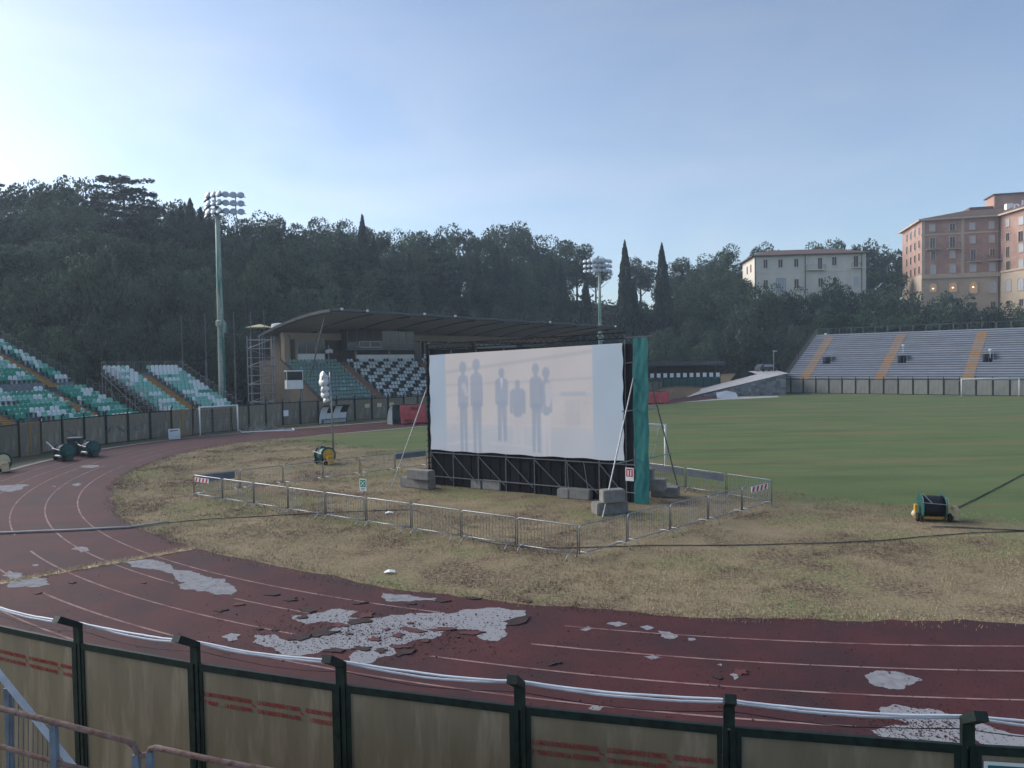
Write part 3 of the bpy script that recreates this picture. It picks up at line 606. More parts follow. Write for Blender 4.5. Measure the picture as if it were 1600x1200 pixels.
# --- leftmost stand beside the bend
t1 = Vector((.2, .98, 0)).normalized(); n1 = Vector((-t1.y, t1.x, 0)); L1 = 24.0
F1 = Vector((-31.9, 64.3, 0)); O1 = F1 - t1 * L1; a1 = math.atan2(t1.y, t1.x)
S1 = empty('seating_stand', O1, a1, label='large stand of green and white seats behind the fence at the left edge', cat='stand')
E1 = (O1, a1)
rows_lo = [(.65 * r, .65, 1.55 + .30 * r) for r in range(9)]; walk = (5.85, 1.3, 4.15); rows_up = [(7.15 + .65 * r, .65, 4.85 + .33 * r) for r in range(13)]
bleacher(S1, L1, rows_lo + [walk] + rows_up, M['deck'], M['deckdark'])
ax_lo = [on(E1, 172, 654, 0)[0], on(E1, 44, 667, 0)[0]]; ax_up = [on(E1, 78, 606, 7.2)[0]]
for x in ax_lo: aisle(S1, x - .55, x + .55, rows_lo)
for x in ax_up: aisle(S1, x - .55, x + .55, rows_up)
MB().bb(0, ax_up[0] - .8, 6.95, 7.05, 4.16, 4.95).bb(ax_up[0] + .8, L1 - .3, 6.95, 7.05, 4.16, 4.95).build('tier_wall', M['deck'], S1)
sp = []; rr = random.Random(5)
for tier, rws, axs in ((0, rows_lo, ax_lo), (1, rows_up, ax_up)):
    for ri, (y, d, z) in enumerate(rws):
        x = L1 - .45; run = 0; miss = False
        while x > 3:
            ok = all(abs(x - a) > .80 for a in axs)
            if tier == 0 and ax_lo[1] + .8 < x < ax_lo[0] - .8 and rr.random() < .10: miss = not miss
            elif tier == 1 or x > ax_lo[0]: miss = False
            if ok and not miss:
                if run <= 0: run = rr.choice((1, 1, 1, 2, 2, 3, 4)); cl = rr.choices(['green', 'teal', 'white'], [6, 2, 3] if tier == 0 else [2, 5, 5])[0]
                sp.append((x, y + .34, z, cl)); run -= 1
            x -= .47
sp.sort(key=lambda s: -(s[0] > 8) * 100 + s[1]); seats(S1, sp)
rp = rail_panel(.65, 1.15, 4)
for (y, d, z) in rows_lo + rows_up: link('railing_panel', rp, S1, loc=(L1 - .06, y, z), rot=(0, 0, R(90)))
rp16 = rail_panel(1.6, 1.1, 9)
for k in range(13): link('railing_panel', rp16, S1, loc=(k * 1.68, rows_up[-1][0] + .6, rows_up[-1][2]))
# --- second, smaller stand further round the bend
t2 = Vector((.44, .90, 0)).normalized(); n2 = Vector((-t2.y, t2.x, 0)); O2 = Vector((-30.4, 65.0, 0)); L2 = 8.6; a2 = math.atan2(t2.y, t2.x); E2 = (O2, a2)
S2 = empty('seating_stand', O2, a2, label='small stand of pale green and white seats behind the white goal frame', cat='stand')
rows2 = [(.62 * r, .62, 1.55 + .31 * r) for r in range(14)]; bleacher(S2, L2, rows2, M['deck'], M['deckdark'])
axm = on(E2, 316, 645, 0)[0]; aisle(S2, axm - .5, axm + .5, rows2[:13])
sp = []; rr = random.Random(9)
for ri, (y, d, z) in enumerate(rows2):
    x = .3; run = 0
    while x < L2 - .3:
        if abs(x - axm) > .72:
            if run <= 0: run = rr.choice((1, 1, 2, 2, 3, 5)); cl = rr.choices(['teal', 'white', 'green'], [5, 6, .5] if ri < 9 else [4, 7, .2])[0]
            sp.append((x, y + .32, z, cl)); run -= 1
        x += .46
seats(S2, sp)
rp2 = rail_panel(.62, 1.1, 4)
for (y, d, z) in rows2:
    for x in (.03, L2 - .03): link('railing_panel', rp2, S2, loc=(x, y, z), rot=(0, 0, R(90)))
rp3 = rail_panel(L2 / 5 - .06, 1.1, 9)
for k in range(5): link('railing_panel', rp3, S2, loc=(k * L2 / 5 + .03, rows2[-1][0] + .6, rows2[-1][2]))
MB().tube([(-.1, 0, .1), (-.1, 8.6, 5.6)], .05, 6).tube([(-.1, 0, 1.4), (-.1, 8.6, 1.4)], .03, 5).tube([(-.1, 4, .0), (-.1, 4, 3.2)], .04, 5).tube([(-.1, 8, .0), (-.1, 8, 5.2)], .04, 5).tube([(-.1, 4, .1), (-.1, 8, 4.8)], .03, 5).build('side_brace', M['dsteel'], S2)
# --- bench terrace behind the far goal
a3 = math.atan2(rs_dir.y, rs_dir.x); n3 = Vector((-rs_dir.y, rs_dir.x, 0)); O3 = rs_o + n3 * 1.6 + Vector((0, 0, 0)); E3 = (O3, a3); L3 = 58.0
S3 = empty('bench_terrace', O3, a3, label='long grey bench terrace with ochre stair aisles behind the far goal', cat='stand')
rows3 = [(.75 * r, .75, 1.75 + .36 * r) for r in range(24)]
VOM = [(1285, 1295, 9), (1402, 1414, 9), (1535, 1549, 9)]
vx = []
for p0, p1, r0 in VOM:
    xa = on(E3, p0, 552, rows3[r0][0])[0]; xb = on(E3, p1, 552, rows3[r0][0])[0]; vx.append((xa, max(xb, xa + 1.3)))
for i, (y, d, z) in enumerate(rows3):
    zb = rows3[i - 1][2] if i else 0.0
    segs = [(0.0, L3)]
    if 9 <= i <= 11:
        segs = []; c = 0.0
        for xa, xb in vx: segs.append((c, xa)); c = xb
        segs.append((c, L3))
    mb = MB(); mr_ = MB()
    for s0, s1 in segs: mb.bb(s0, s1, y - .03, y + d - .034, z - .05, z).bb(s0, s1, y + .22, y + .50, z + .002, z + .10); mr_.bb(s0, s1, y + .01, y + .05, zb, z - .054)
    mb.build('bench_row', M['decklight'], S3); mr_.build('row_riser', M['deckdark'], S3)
for xa, xb in vx:
    z0, z1 = rows3[8][2], rows3[12][2]; y0, y1 = rows3[9][0], rows3[12][0]
    MB().bb(xa - .10, xa, y0 + .3, y1 + .1, z0, z1 - .1).build('stair_mouth_wall', M['deckdark'], S3); MB().bb(xb, xb + .10, y0 + .3, y1 + .1, z0, z1 - .1).build('stair_mouth_wall', M['deckdark'], S3)
    MB().bb(xa, xb, y1 - .02, y1 + .04, z0, z1 - .06).build('stair_mouth_shade', M['bloth'], S3); MB().bb(xa, xb, y0, y1, z0 - .05, z0).build('stair_mouth_floor', M['deckdark'], S3)  # black sheet at the back paints in the shade of the stair opening
AIS = [((1247, 1258), (1292, 1300)), ((1364, 1377), (1403, 1414)), ((1502, 1516), (1528, 1542))]
for (b0, b1), (u0, u1) in AIS:
    xa, xb = on(E3, b0, 598, 0)[0], on(E3, b1, 598, 0)[0]; xc = on(E3, (u0 + u1) / 2, 524, 16.5)[0]; mid = (xa + xb) / 2
    aisle(S3, mid - .75, mid + .75, rows3[:23], skew=(xc - mid) / 23)
rp4 = rail_panel(1.95, 1.25, 3)
for k in range(28): link('railing_panel', rp4, S3, loc=(k * 2.05, rows3[-1][0] + .7, rows3[-1][2]))
rp5 = rail_panel(.75, 1.2, 4)
for (y, d, z) in rows3: link('railing_panel', rp5, S3, loc=(.03, y, z), rot=(0, 0, R(90)))
for px, py, b_ in ((1290, 522, 17.8), (1411, 540, 9.6), (1547, 547, 8.6), (1389 / 4 + 1200, 548, 8.9)):
    x_, z_ = on(E3, px, py, b_); MB().lathe([(.06, -.16), (.2, -.02), (.24, .1), (.1, .16)], 10, (x_, b_, z_)).tube([(x_, b_, z_ - 1.2), (x_, b_, z_ - .1)], .03, 5).build('terrace_lamp', M['goalw'], S3)
a = MB()
for k in range(25):
    for r_ in (5, 11, 17, 23): a.bb(k * 2.4, k * 2.4 + .08, rows3[r_][0] + .6, rows3[r_][0] + .68, 0, rows3[r_][2] - .06)
tag(a.build('support_frame', M['dsteel'], S3), kind='stuff')

# ------------------------------------------------------------------ main grandstand with its concrete canopy
OG = Vector((-21.51, 84.0, 0)); ag = math.atan2(.75, .66); EG = (OG, ag)
SG = empty('grandstand', OG, ag, label='covered main grandstand with a ribbed concrete canopy and checkered seats', cat='grandstand')
LG = 56.0
rowsg = [(.75 * r, .75, 1.75 + .43 * r) for r in range(11)]
for i, (y, d, z) in enumerate(rowsg):
    zb = rowsg[i - 1][2] if i else 0
    MB().bb(0, LG, y, y + d - .004, z - .12, z).build('row_deck', M['concrete'], SG); MB().bb(0, LG, y + .01, y + .06, zb, z - .124).build('row_riser', M['concrete'], SG)
axg = [8.4, on(EG, 654, 566, 8)[0]]
for x in axg: aisle(SG, x - .55, x + .55, rowsg, mat('terracotta_steps', (.30, .135, .075), (.24, .11, .065), scale=3))
sp = []; rr = random.Random(3)
for ri, (y, d, z) in enumerate(rowsg):
    for k in range(int(LG / .5)):
        x = .45 + k * .5
        if any(abs(x - a) < .8 for a in axg): continue
        if x < axg[0]: c = 'lime' if rr.random() < .012 else ('teal' if rr.random() < .05 else 'grey')
        else: c = 'black' if (k + (3 if ri % 2 else 0)) % 5 < 2 else 'white'
        sp.append((x, y + .36, z, c))
sp.sort(key=lambda s: s[0]); seats(SG, sp)
MB().bb(-.05, LG, -1.25, -.01, 1.05, 1.45).bb(-.05, LG, -1.2, -1.1, 0, 1.05).build('front_walkway', M['concrete'], SG)
rpg = rail_panel(1.5, 1.0, 3)
for k in range(26): link('railing_panel', rpg, SG, loc=(.1 + k * 1.55, -1.2, 1.45))
sidem = mat('stained_side_wall', (.19, .155, .12), (.13, .105, .085), scale=.6, rough=.9, stretch=(1, 1, .4)); side = MB(); n = [(-1.2, 0), (-1.2, 1.45), (0, 1.9), (8.4, 6.75), (13.0, 6.75), (13.0, 0)]; side.sweep(n, -.28, -.06); side.build('side_wall', sidem, SG)
MB().tube([(-.17, -1.2, 1.55), (-.17, 0, 2.0), (-.17, 8.4, 6.85)], .10, 6).build('side_coping', M['brownwall'], SG)
def lp(px, py, b): return on(EG, px, py, b)
def cx(c): return 380 + c / 5.3333
def cy(c): return 480 + c / 5.3333
# rear wall, its glazing and white parapet panels
BW = 8.9
def wallbox(name, m, c0, c1, r0, r1, b0=BW, b1=BW + .15, parent=SG):
    x0 = lp(cx(c0), cy((r0 + r1) / 2), b0)[0]; x1 = lp(cx(c1), cy((r0 + r1) / 2), b0)[0]; z0 = lp(cx((c0 + c1) / 2), cy(r1), b0)[1]; z1 = lp(cx((c0 + c1) / 2), cy(r0), b0)[1]
    MB().bb(x0, x1, b0, b1, z0, z1).build(name, m, parent); return x0, x1, z0, z1
MB().bb(.6, LG, BW + .6, BW + .8, 6.2, 10.0).build('rear_wall', M['brownwall'], SG)
MB().bb(.6, LG, 8.26, BW + .8, 6.20, 6.32).build('upper_gangway', M['concrete'], SG)
band = lp(cx(700), cy(250), BW)[1]; MB().bb(.55, LG, BW - .02, BW + .58, band - .35, band + .5).build('wall_band', M['beige'], SG)
wallbox('white_parapet', M['whitewall'], 455, 680, 388, 462); x0, x1, z0, z1 = wallbox('window_glass', M['glass'], 455, 680, 268, 386)
a = MB()
for c in (452, 525, 600, 681): x = lp(cx(c), cy(330), BW)[0]; a.bb(x - .05, x + .05, BW - .04, BW + .10, z0, z1)
a.build('window_mullions', M['beige'], SG)
for c0, c1 in ((345, 384), (436, 452)): wallbox('wall_pier', M['beige'], c0, c1, 245, 470, BW - .3, BW + .5)
wallbox('white_parapet', M['whitewall'], 945, 1425, 395, 462); wallbox('door_leaf', M['brownwall'], 700, 770, 280, 456, BW + .1, BW + .3); wallbox('door_leaf', M['glass'], 1428, 1478, 292, 460, BW, BW + .12)
for k in range(3): x = 23.5 + k * 11; MB().bb(x, x + 9.5, BW, BW + .15, 6.3, 7.45).build('white_parapet', M['whitewall'], SG); MB().bb(x, x + 9.5, BW + .02, BW + .12, 7.5, 9.0).build('window_glass', M['glasspale'] if k == 1 else M['glass'], SG)
# glazed press box hung forward of the wall
bx0, bx1 = lp(cx(870), cy(270), 7.6)[0], lp(cx(1425), cy(270), 7.6)[0]; bz0, bz1 = lp(cx(1100), cy(350), 7.6)[1], lp(cx(1100), cy(196), 7.6)[1]
MB().bb(bx0, bx1, 7.45, 9.4, bz0 - .12, bz0).build('press_box_floor', M['deck'], SG); MB().bb(bx0, bx1, 7.6, 9.3, bz1, bz1 + .08).build('press_box_roof', M['rooftop'], SG)
n = 8
for k in range(n):
    xa, xb = bx0 + (bx1 - bx0) * k / n, bx0 + (bx1 - bx0) * (k + 1) / n
    MB().bb(xa + .04, xb - .04, 7.60, 7.63, bz0 + .02, bz0 + .85).build('press_box_pane', M['glass'], SG); MB().bb(xa + .04, xb - .04, 7.60, 7.63, bz0 + .9, bz1 - .02).build('press_box_pane', M['brownwall'] if k < 4 else M['glass'], SG)
a = MB()
for k in range(n + 1): x = bx0 + (bx1 - bx0) * k / n; a.bb(x - .035, x + .035, 7.58, 7.66, bz0, bz1)
a.bb(bx0, bx1, 7.585, 7.655, bz0 + .85, bz0 + .9); a.build('press_box_frame', M['dsteel'], SG)
a = MB(); x0, z0 = lp(cx(968), cy(335), 7.55); x1, z1 = lp(cx(1148), cy(285), 7.55)
for u0, u1 in ((x0, (x0 + x1) / 2), ((x0 + x1) / 2, x1)): a.bb(u0, u1, 7.54, 7.58, z1 - .06, z1).bb(u0, u1, 7.54, 7.58, z0, z0 + .06).bb(u0, u0 + .06, 7.54, 7.58, z0, z1).bb(u1 - .06, u1, 7.54, 7.58, z0, z1)
a.build('press_box_window', M['whitewall'], SG); [MB().bb(x_, x_ + .05, 7.67, 9.0, bz0 + .01, bz1 - .01).build('press_box_side', M['glass'], SG) for x_ in (bx0, bx1 - .05)]
# end wall and low rear block
MB().bb(1.2, 1.4, BW - .3, 13, 0, 9.8).build('end_wall', sidem, SG); MB().bb(1.4, LG, 12.8, 13, 0, 9.7).build('back_wall', M['brownwall'], SG)
# vaulted canopy: ten shallow barrel bays on curved ribs
NB, BL = 10, 5.74
def czf(x, b):
    f = (x / BL) % 1.0; base = 12.0 - .55 * x / 57.4; t = (b + 2) / 15.5
    return base - 2.35 * t ** 1.7 + .30 * math.sin(math.pi * f) * (.35 + .65 * t) * (1 - t * .3)
xs = np.linspace(0, 57.4, NB * 8 + 1); bs = np.linspace(-2, 13.5, 15); V = []; Fc = []
for x in xs:
    for b in bs: V.append((x, b, czf(x, b) - .02))
nb = len(bs)
for i in range(len(xs) - 1):
    for j in range(nb - 1): Fc.append((i * nb + j, i * nb + j + 1, (i + 1) * nb + j + 1, (i + 1) * nb + j))
o = link('canopy_soffit', np_mesh('canopy_soffit', V, Fc, M['roofunder']), SG); o.data.shade_smooth()
V2 = [(x, y, z + .22) for x, y, z in V]; o = link('canopy_roof', np_mesh('canopy_roof', V2, Fc, M['rooftop']), SG); o.data.shade_smooth()
for k in range(NB + 1):
    x = k * BL if k else .06; a = MB(); a.tube([(x, b, czf(k * BL, b) - .10) for b in bs], .09, 5); a.build('canopy_rib', M['rooftop'], SG)
a = MB(); a.tube([(x, -2.0, czf(x, -2) + .1) for x in xs], .17, 6); a.build('canopy_fascia', M['rooftop'], SG)
a = MB(); pr = [(b, czf(0, b) - .05) for b in bs] + [(b, czf(0, b) + .28) for b in reversed(bs)]; a.sweep(pr, -.18, .0); a.build('gable_fascia', M['rooftop'], SG)
for k in range(1, NB): MB().bb(k * BL - .15, k * BL + .15, BW + .2, BW + .55, 6.2, czf(k * BL, BW) - .15).build('canopy_column', M['beige'], SG)
MB().tube([(1.2, 4.5, 4.3), (.6, .2, 11.4)], .10, 6).build('canopy_strut', M['dsteel'], SG)
# floodlights clipped to the canopy lip
lampm = MB().lathe([(.05, -.18), (.16, -.05), (.20, .06), (.19, .08)], 10).mesh('lip_lamp', M['goalw'], True)
for px in (535, 575, 664, 712, 860, 962):
    x = lp(px, 492, -2.3)[0]; link('lip_lamp', lampm, SG, loc=(x, -2.25, czf(x, -2) + .25), rot=(R(120), 0, 0), scale=(.9, .9, .9))
# canvas-shaded water tank platform and scaffold tower beside the stand
def scaffold(name, loc, rz, w_, d_, h_, lift, label, cat, mtl=None):
    E = empty(name, loc, rz, label=label, cat=cat); m = mtl or M['dsteel']
    for x in (0, w_ / 2, w_):
        for y in (0, d_): MB().tube([(x, y, 0), (x, y, h_)], .045, 6).build('upright', m, E)
    for k in range(1, int(h_ / lift) + 1):
        z = k * lift; a = MB()
        a.tube([(0, 0, z), (w_, 0, z)], .04, 5).tube([(0, d_, z), (w_, d_, z)], .04, 5).tube([(0, 0, z), (0, d_, z)], .04, 5).tube([(w_, 0, z), (w_, d_, z)], .04, 5); a.build('ledger', m, E)
        MB().tube([(0 if k % 2 else w_, -.05, z - lift), (w_ if k % 2 else 0, -.05, z)], .03, 5).build('diagonal_brace', m, E)
    return E
pt = AT(389, 640, 82)
tw = scaffold('scaffold_tower', (pt.x, pt.y, 0), R(10), 2.6, 2.0, 9.4, 1.0, 'open steel scaffold tower beside the left end of the grandstand', 'scaffold', M['steel'])
for z in (2, 4, 6, 8): MB().bb(.05, 2.55, .1, 1.9, z + .05, z + .10).build('platform', M['deck'], tw)
pt = AT(423, 521, 97); MB().bb(0, 5.2, -1.5, 3.0, 0, pt.z).build('annex_block', M['brownwall'], None, loc=(pt.x - 2.8, pt.y, 0), label='dark brown block behind the scaffold tower at the end of the grandstand', cat='building')
a = MB(); a.lathe([(.95, 0), (1.0, .1), (1.0, 1.1), (.9, 1.25), (.2, 1.35)], 14); a.build('water_tank', M['whitewall'], None, True, loc=(pt.x + 1.0, pt.y + .4, pt.z), label='white tank on the block beside the canopy', cat='tank')
ps = empty('canvas_parasol', (pt.x - 1.4, pt.y, pt.z), 0, label='pale canvas parasol above the scaffold tower', cat='parasol')
MB().tube([(0, 0, 0), (0, 0, 1.0)], .04, 6).build('pole', M['dsteel'], ps)
a = MB(); a.add([(-1.45, -1.2, .82), (1.45, -1.2, .82), (1.45, 1.2, .82), (-1.45, 1.2, .82), (0, 0, 1.25), (-1.45, -1.2, .72), (1.45, -1.2, .72), (1.45, 1.2, .72), (-1.45, 1.2, .72)], [(0, 1, 4), (1, 2, 4), (2, 3, 4), (3, 0, 4), (0, 5, 6, 1), (1, 6, 7, 2), (2, 7, 8, 3), (3, 8, 5, 0)]); a.build('canvas', M['cream'], ps)
# kiosk with white panel below the stand's end
kp = AT(449, 640, 80.5); K = empty('entry_kiosk', (kp.x, kp.y, 0), R(25), label='white and dark glazed kiosk on legs below the end of the grandstand', cat='kiosk')
zt = AT(460, 579, 80.5).z; zm = AT(460, 594, 80.5).z; zl = AT(460, 608, 80.5).z
MB().bb(0, 1.75, 0, 1.5, zl, zm).build('white_panel', M['whitewall'], K); MB().bb(.07, 1.68, -.02, 1.48, zm + .003, zt - .10).build('window_glass', M['seatblack'], K)
MB().bb(-.04, 1.79, -.04, 1.54, zt - .10, zt).bb(0, .07, 0, .07, zm, zt - .1).bb(1.68, 1.75, 0, .07, zm, zt - .1).build('frame', M['whitewall'], K)
for x in (.1, 1.65):
    for y in (.1, 1.4): MB().bb(x - .05, x + .05, y - .05, y + .05, 0, zl).build('leg', M['dsteel'], K)
# steps and dark railings at the stand's end
stp = empty('access_steps', AT(440, 640, 79.5).xy.to_3d(), R(40), label='concrete access steps with dark railings at the end of the grandstand', cat='steps')
for k in range(8): MB().bb(-.8, 1.6, k * .32, (k + 1) * .32 - .004, 0, .2 * (k + 1)).build('step', M['concrete'], stp)
for x in (-.8, 1.6): MB().tube([(x, 0, .2), (x, 0, 1.2), (x, 2.5, 2.7), (x, 2.5, 1.6)], .035, 5).tube([(x, 1.25, 1.0), (x, 1.25, 1.95)], .03, 5).build('railing', M['post'], stp)

# ------------------------------------------------------------------ open-air screen on its scaffold
OS = Vector((-4.1, 36.5, 0)); asn = math.atan2(31.0 - 36.5, 4.7 + 4.1); ES = (OS, asn)
SC = empty('cinema_screen', OS, asn, label='large open-air cinema screen with a faint film picture on scaffolding', cat='screen')
LS = 10.38; ZT = 6.72; ZB = 1.72
def sp2(px, py, b=0.0): return on(ES, px, py, b)
x0 = sp2(672, 620, -.12)[0]; x1 = sp2(973.5, 620, -.12)[0]; zt0 = sp2(672, 555, -.12)[1]; zt1 = sp2(973, 536, -.12)[1]; zb0 = sp2(677, 703, -.12)[1]; zb1 = sp2(973, 720, -.12)[1]
NX, NY = 300, 130
uu, vv = np.meshgrid(np.linspace(0, 1, NX), np.linspace(0, 1, NY))    # u right, v down
def smooth(a, b, x): t = np.clip((x - a) / (b - a), 0, 1); return t * t * (3 - 2 * t)
side_c = np.array((.40, .47, .54)); pic = np.array((.58, .535, .52)); low = np.array((.50, .51, .54))
inp = smooth(.093, .097, uu) * (1 - smooth(.862, .866, uu))
C = side_c + (np.array((.50, .52, .56)) - side_c) * smooth(.55, 1.0, vv)[..., None] * .6
P = pic + (low - pic) * smooth(.60, .85, vv)[..., None]
def over(msk, c, a): 
    global P
    P = P + (np.array(c) - P) * (msk * a)[..., None]
def band(u0, v0, u1, v1, th): return np.clip(1.4 - np.abs(vv - (v0 + (v1 - v0) * (uu - u0) / (u1 - u0))) / th, 0, 1) * smooth(min(u0, u1) - .01, min(u0, u1), uu) * (1 - smooth(max(u0, u1), max(u0, u1) + .01, uu))
grey = (.47, .45, .47)
over(band(.10, .185, .86, .055, .018), grey, .8); over(band(.10, .32, .86, .29, .013), grey, .7); over(band(.10, .43, .20, .415, .02), (.53, .47, .47), .6); over(band(.60, .43, .86, .435, .02), (.48, .50, .54), .5)
over(smooth(.70, .72, uu) * (1 - smooth(.82, .84, uu)) * smooth(.40, .41, vv) * (1 - smooth(.44, .45, vv)), (.42, .44, .48), .7)
over(smooth(.73, .735, uu) * (1 - smooth(.80, .805, uu)) * smooth(.47, .48, vv) * (1 - smooth(.72, .74, vv)), (.50, .48, .51), .55)
over(band(.10, .70, .86, .72, .012), (.66, .56, .55), .5); over(band(.10, .93, .30, .87, .012), (.62, .58, .58), .6); over(band(.35, .90, .62, .93, .012), (.62, .57, .57), .5)
for k in range(60):
    u0, v0 = rng.uniform(.10, .86), rng.uniform(.45, .95); over(np.exp(-((uu - u0) / rng.uniform(.006, .02)) ** 2 - ((vv - v0) / rng.uniform(.008, .03)) ** 2), (.64, .57, .56) if k % 2 else (.47, .47, .51), .35)
def ell(u, v, a, b): return 1 - smooth(.8, 1.15, np.sqrt(((uu - u) / a) ** 2 + ((vv - v) / b) ** 2))
def limb(u0, v0, u1, v1, w0, w1):
    dx, dy = u1 - u0, (v1 - v0) * .5; px, py = uu - u0, (vv - v0) * .5; t = np.clip((px * dx + py * dy) / (dx * dx + dy * dy), 0, 1)
    return 1 - smooth(.8, 1.2, np.hypot(px - t * dx, py - t * dy) / (w0 + (w1 - w0) * t))
fig = (.33, .37, .45); pale = (.58, .54, .55)
def person(u, top, feet, wd, jacket=fig, legs=fig, shirt=False, al=.80):
    h = feet - top; hd = h * .065
    m = np.maximum.reduce([ell(u, top + hd, hd * .36, hd * 1.02), limb(u, top + h * .15 + wd * .62, u, top + h * .50, wd * .33, wd * .31), limb(u - wd * .26, top + h * .180, u + wd * .26, top + h * .180, wd * .16, wd * .16), limb(u, top + h * .10, u, top + h * .20, wd * .13, wd * .22), limb(u + wd * .40, top + h * .36, u + wd * .10, top + h * .43, wd * .10, wd * .08), limb(u - wd * .36, top + h * .20, u - wd * .42, top + h * .50, wd * .14, wd * .09), limb(u + wd * .36, top + h * .20, u + wd * .40, top + h * .50, wd * .14, wd * .09)])
    lg = np.maximum(limb(u - wd * .17, top + h * .48, u - wd * .20, feet, wd * .20, wd * .12), limb(u + wd * .17, top + h * .48, u + wd * .22, feet, wd * .20, wd * .12))
    over(lg, legs, al); over(m, jacket, al)
    if shirt: over(limb(u, top + h * .16, u, top + h * .27, wd * .10, wd * .05), (.62, .60, .62), .9)
person(.196, .085, .99, .060); person(.272, .065, .99, .068); person(.410, .165, .86, .070, shirt=True); person(.494, .285, .90, .082, legs=(.57, .53, .55)); person(.588, .135, .95, .062); person(.640, .175, 1.0, .058, legs=(.60, .56, .57))
over(limb(.655, .36, .648, .52, .022, .012), pale, .8); over(limb(.20, .33, .215, .42, .014, .01), pale, .6)
C = C + (P - C) * inp[..., None]
for _ in range(1):
    C[1:-1, 1:-1] = (C[1:-1, 1:-1] * 2 + C[:-2, 1:-1] + C[2:, 1:-1] + C[1:-1, :-2] + C[1:-1, 2:]) / 6
C *= (1 + .012 * rng.normal(0, 1, (NY, NX)))[..., None]
wob = lambda u: .018 * math.sin(u * 40) + .012 * math.sin(u * 17 + 1)
V = []
for j in range(NY):
    for i in range(NX):
        u, v = uu[j, i], vv[j, i]; zt_ = zt0 + (zt1 - zt0) * u; zb_ = zb0 + (zb1 - zb0) * u + wob(u) * v; V.append((x0 + (x1 - x0) * u + .02 * math.sin(v * 30) * (float(u < .01) - float(u > .99)), -.12 - .01 * math.sin(u * 23) * math.sin(v * 9), zt_ + (zb_ - zt_) * v))
idx = np.arange(NX * NY).reshape(NY, NX); Fc = np.stack([idx[:-1, :-1].ravel(), idx[1:, :-1].ravel(), idx[1:, 1:].ravel(), idx[:-1, 1:].ravel()], 1)
sm = bpy.data.materials.new('projection_cloth'); sm.use_nodes = True; t = sm.node_tree; b = t.nodes['Principled BSDF']; at_ = t.nodes.new('ShaderNodeVertexColor'); at_.layer_name = 'picture'
t.links.new(at_.outputs['Color'], b.inputs['Base Color']); t.links.new(at_.outputs['Color'], b.inputs['Emission Color']); b.inputs['Emission Strength'].default_value = .05; b.inputs['Roughness'].default_value = .9
me = np_mesh('projection_cloth', V, Fc, sm); me.shade_smooth(); ca = me.color_attributes.new('picture', 'FLOAT_COLOR', 'POINT'); ca.data.foreach_set('color', np.concatenate([np.clip(C, 0, 1), np.ones((NY, NX, 1))], 2).ravel())
link('projection_cloth', me, SC)
MB().bb(-.05, LS + .55, .02, .05, ZB - .15, ZT - .05).build('black_backing', M['bloth'], SC)
a = MB(); nseg = 40
for k in range(nseg): a.bb(-.03 + k * (LS + .5) / nseg, -.03 + (k + 1) * (LS + .5) / nseg, .03 + .03 * (k % 2), .06 + .03 * (k % 2), .02, ZB - .155)
a.build('lower_black_cloth', M['bloth'], SC)
UPX = [sp2(px, 755)[0] for px in (674.5, 709, 748, 791, 835.5, 884, 936.6, 979)]
for i, x in enumerate(UPX):
    MB().tube([(x, 0, 0), (x, 0, ZT + (.35 if i in (0, 7) else -.1))], .028, 6).build('upright', M['dsteel'], SC); MB().tube([(x, 1.25, 0), (x, 1.25, ZT)], .028, 6).build('upright', M['dsteel'], SC)
    MB().tube([(x, 0, .02), (x, 1.25, .02)], .025, 5).tube([(x, 0, ZB - .2), (x, 1.25, ZB - .2)], .025, 5).tube([(x, 0, ZT - .3), (x, 1.25, ZT - .3)], .025, 5).build('transom', M['dsteel'], SC)
for z in (.45, ZB - .10): MB().tube([(-.05, -.05, z), (LS + .5, -.05, z)], .027, 6).build('ledger', M['dsteel'], SC)
for i in range(7): MB().tube([(UPX[i] + .05, -.06, ZB - .15), (UPX[i + 1] - .05, -.06, .3)], .024, 5).build('diagonal_brace', M['dsteel'], SC)
for px0, px1 in ((887, 893), (913, 925)): MB().tube([(sp2(px0, 718)[0], -.08, ZB - .1), (sp2(px1, 780)[0], -.25, .05)], .012, 4).build('guy_rope', M['steel'], SC)
a = MB()
for z in (ZT - .02, ZT + .22): a.tube([(-.05, -.03, z + .0), (LS + .1, -.03, z + .22)], .03, 5)
for k in range(34): x = k * LS / 34; z = ZT + .22 * x / LS; a.tube([(x, -.03, z), (x + LS / 68, -.03, z + .22), (x + LS / 34, -.03, z)], .016, 4)
a.build('top_truss', M['bloth'], SC)
a = MB().tube([(-.04, -.06, .4), (-.04, -.06, ZT + .2)], .05, 5); 
for k in range(22): a.bb(-.10, .02, -.12, .0, .5 + k * .28, .56 + k * .28)
a.build('side_truss', M['bloth'], SC)
MB().tube([(LS + .02, -.02, ZT + .22), (LS + 1.3, -.02, ZT + .25)], .022, 5).tube([(LS + .45, -.02, 0), (LS + .45, -.02, ZT + .2)], .03, 6).tube([(LS + .05, -.02, ZT - .85), (LS + .5, -.02, ZT - .8)], .026, 5).build('corner_frame', M['dsteel'], SC)
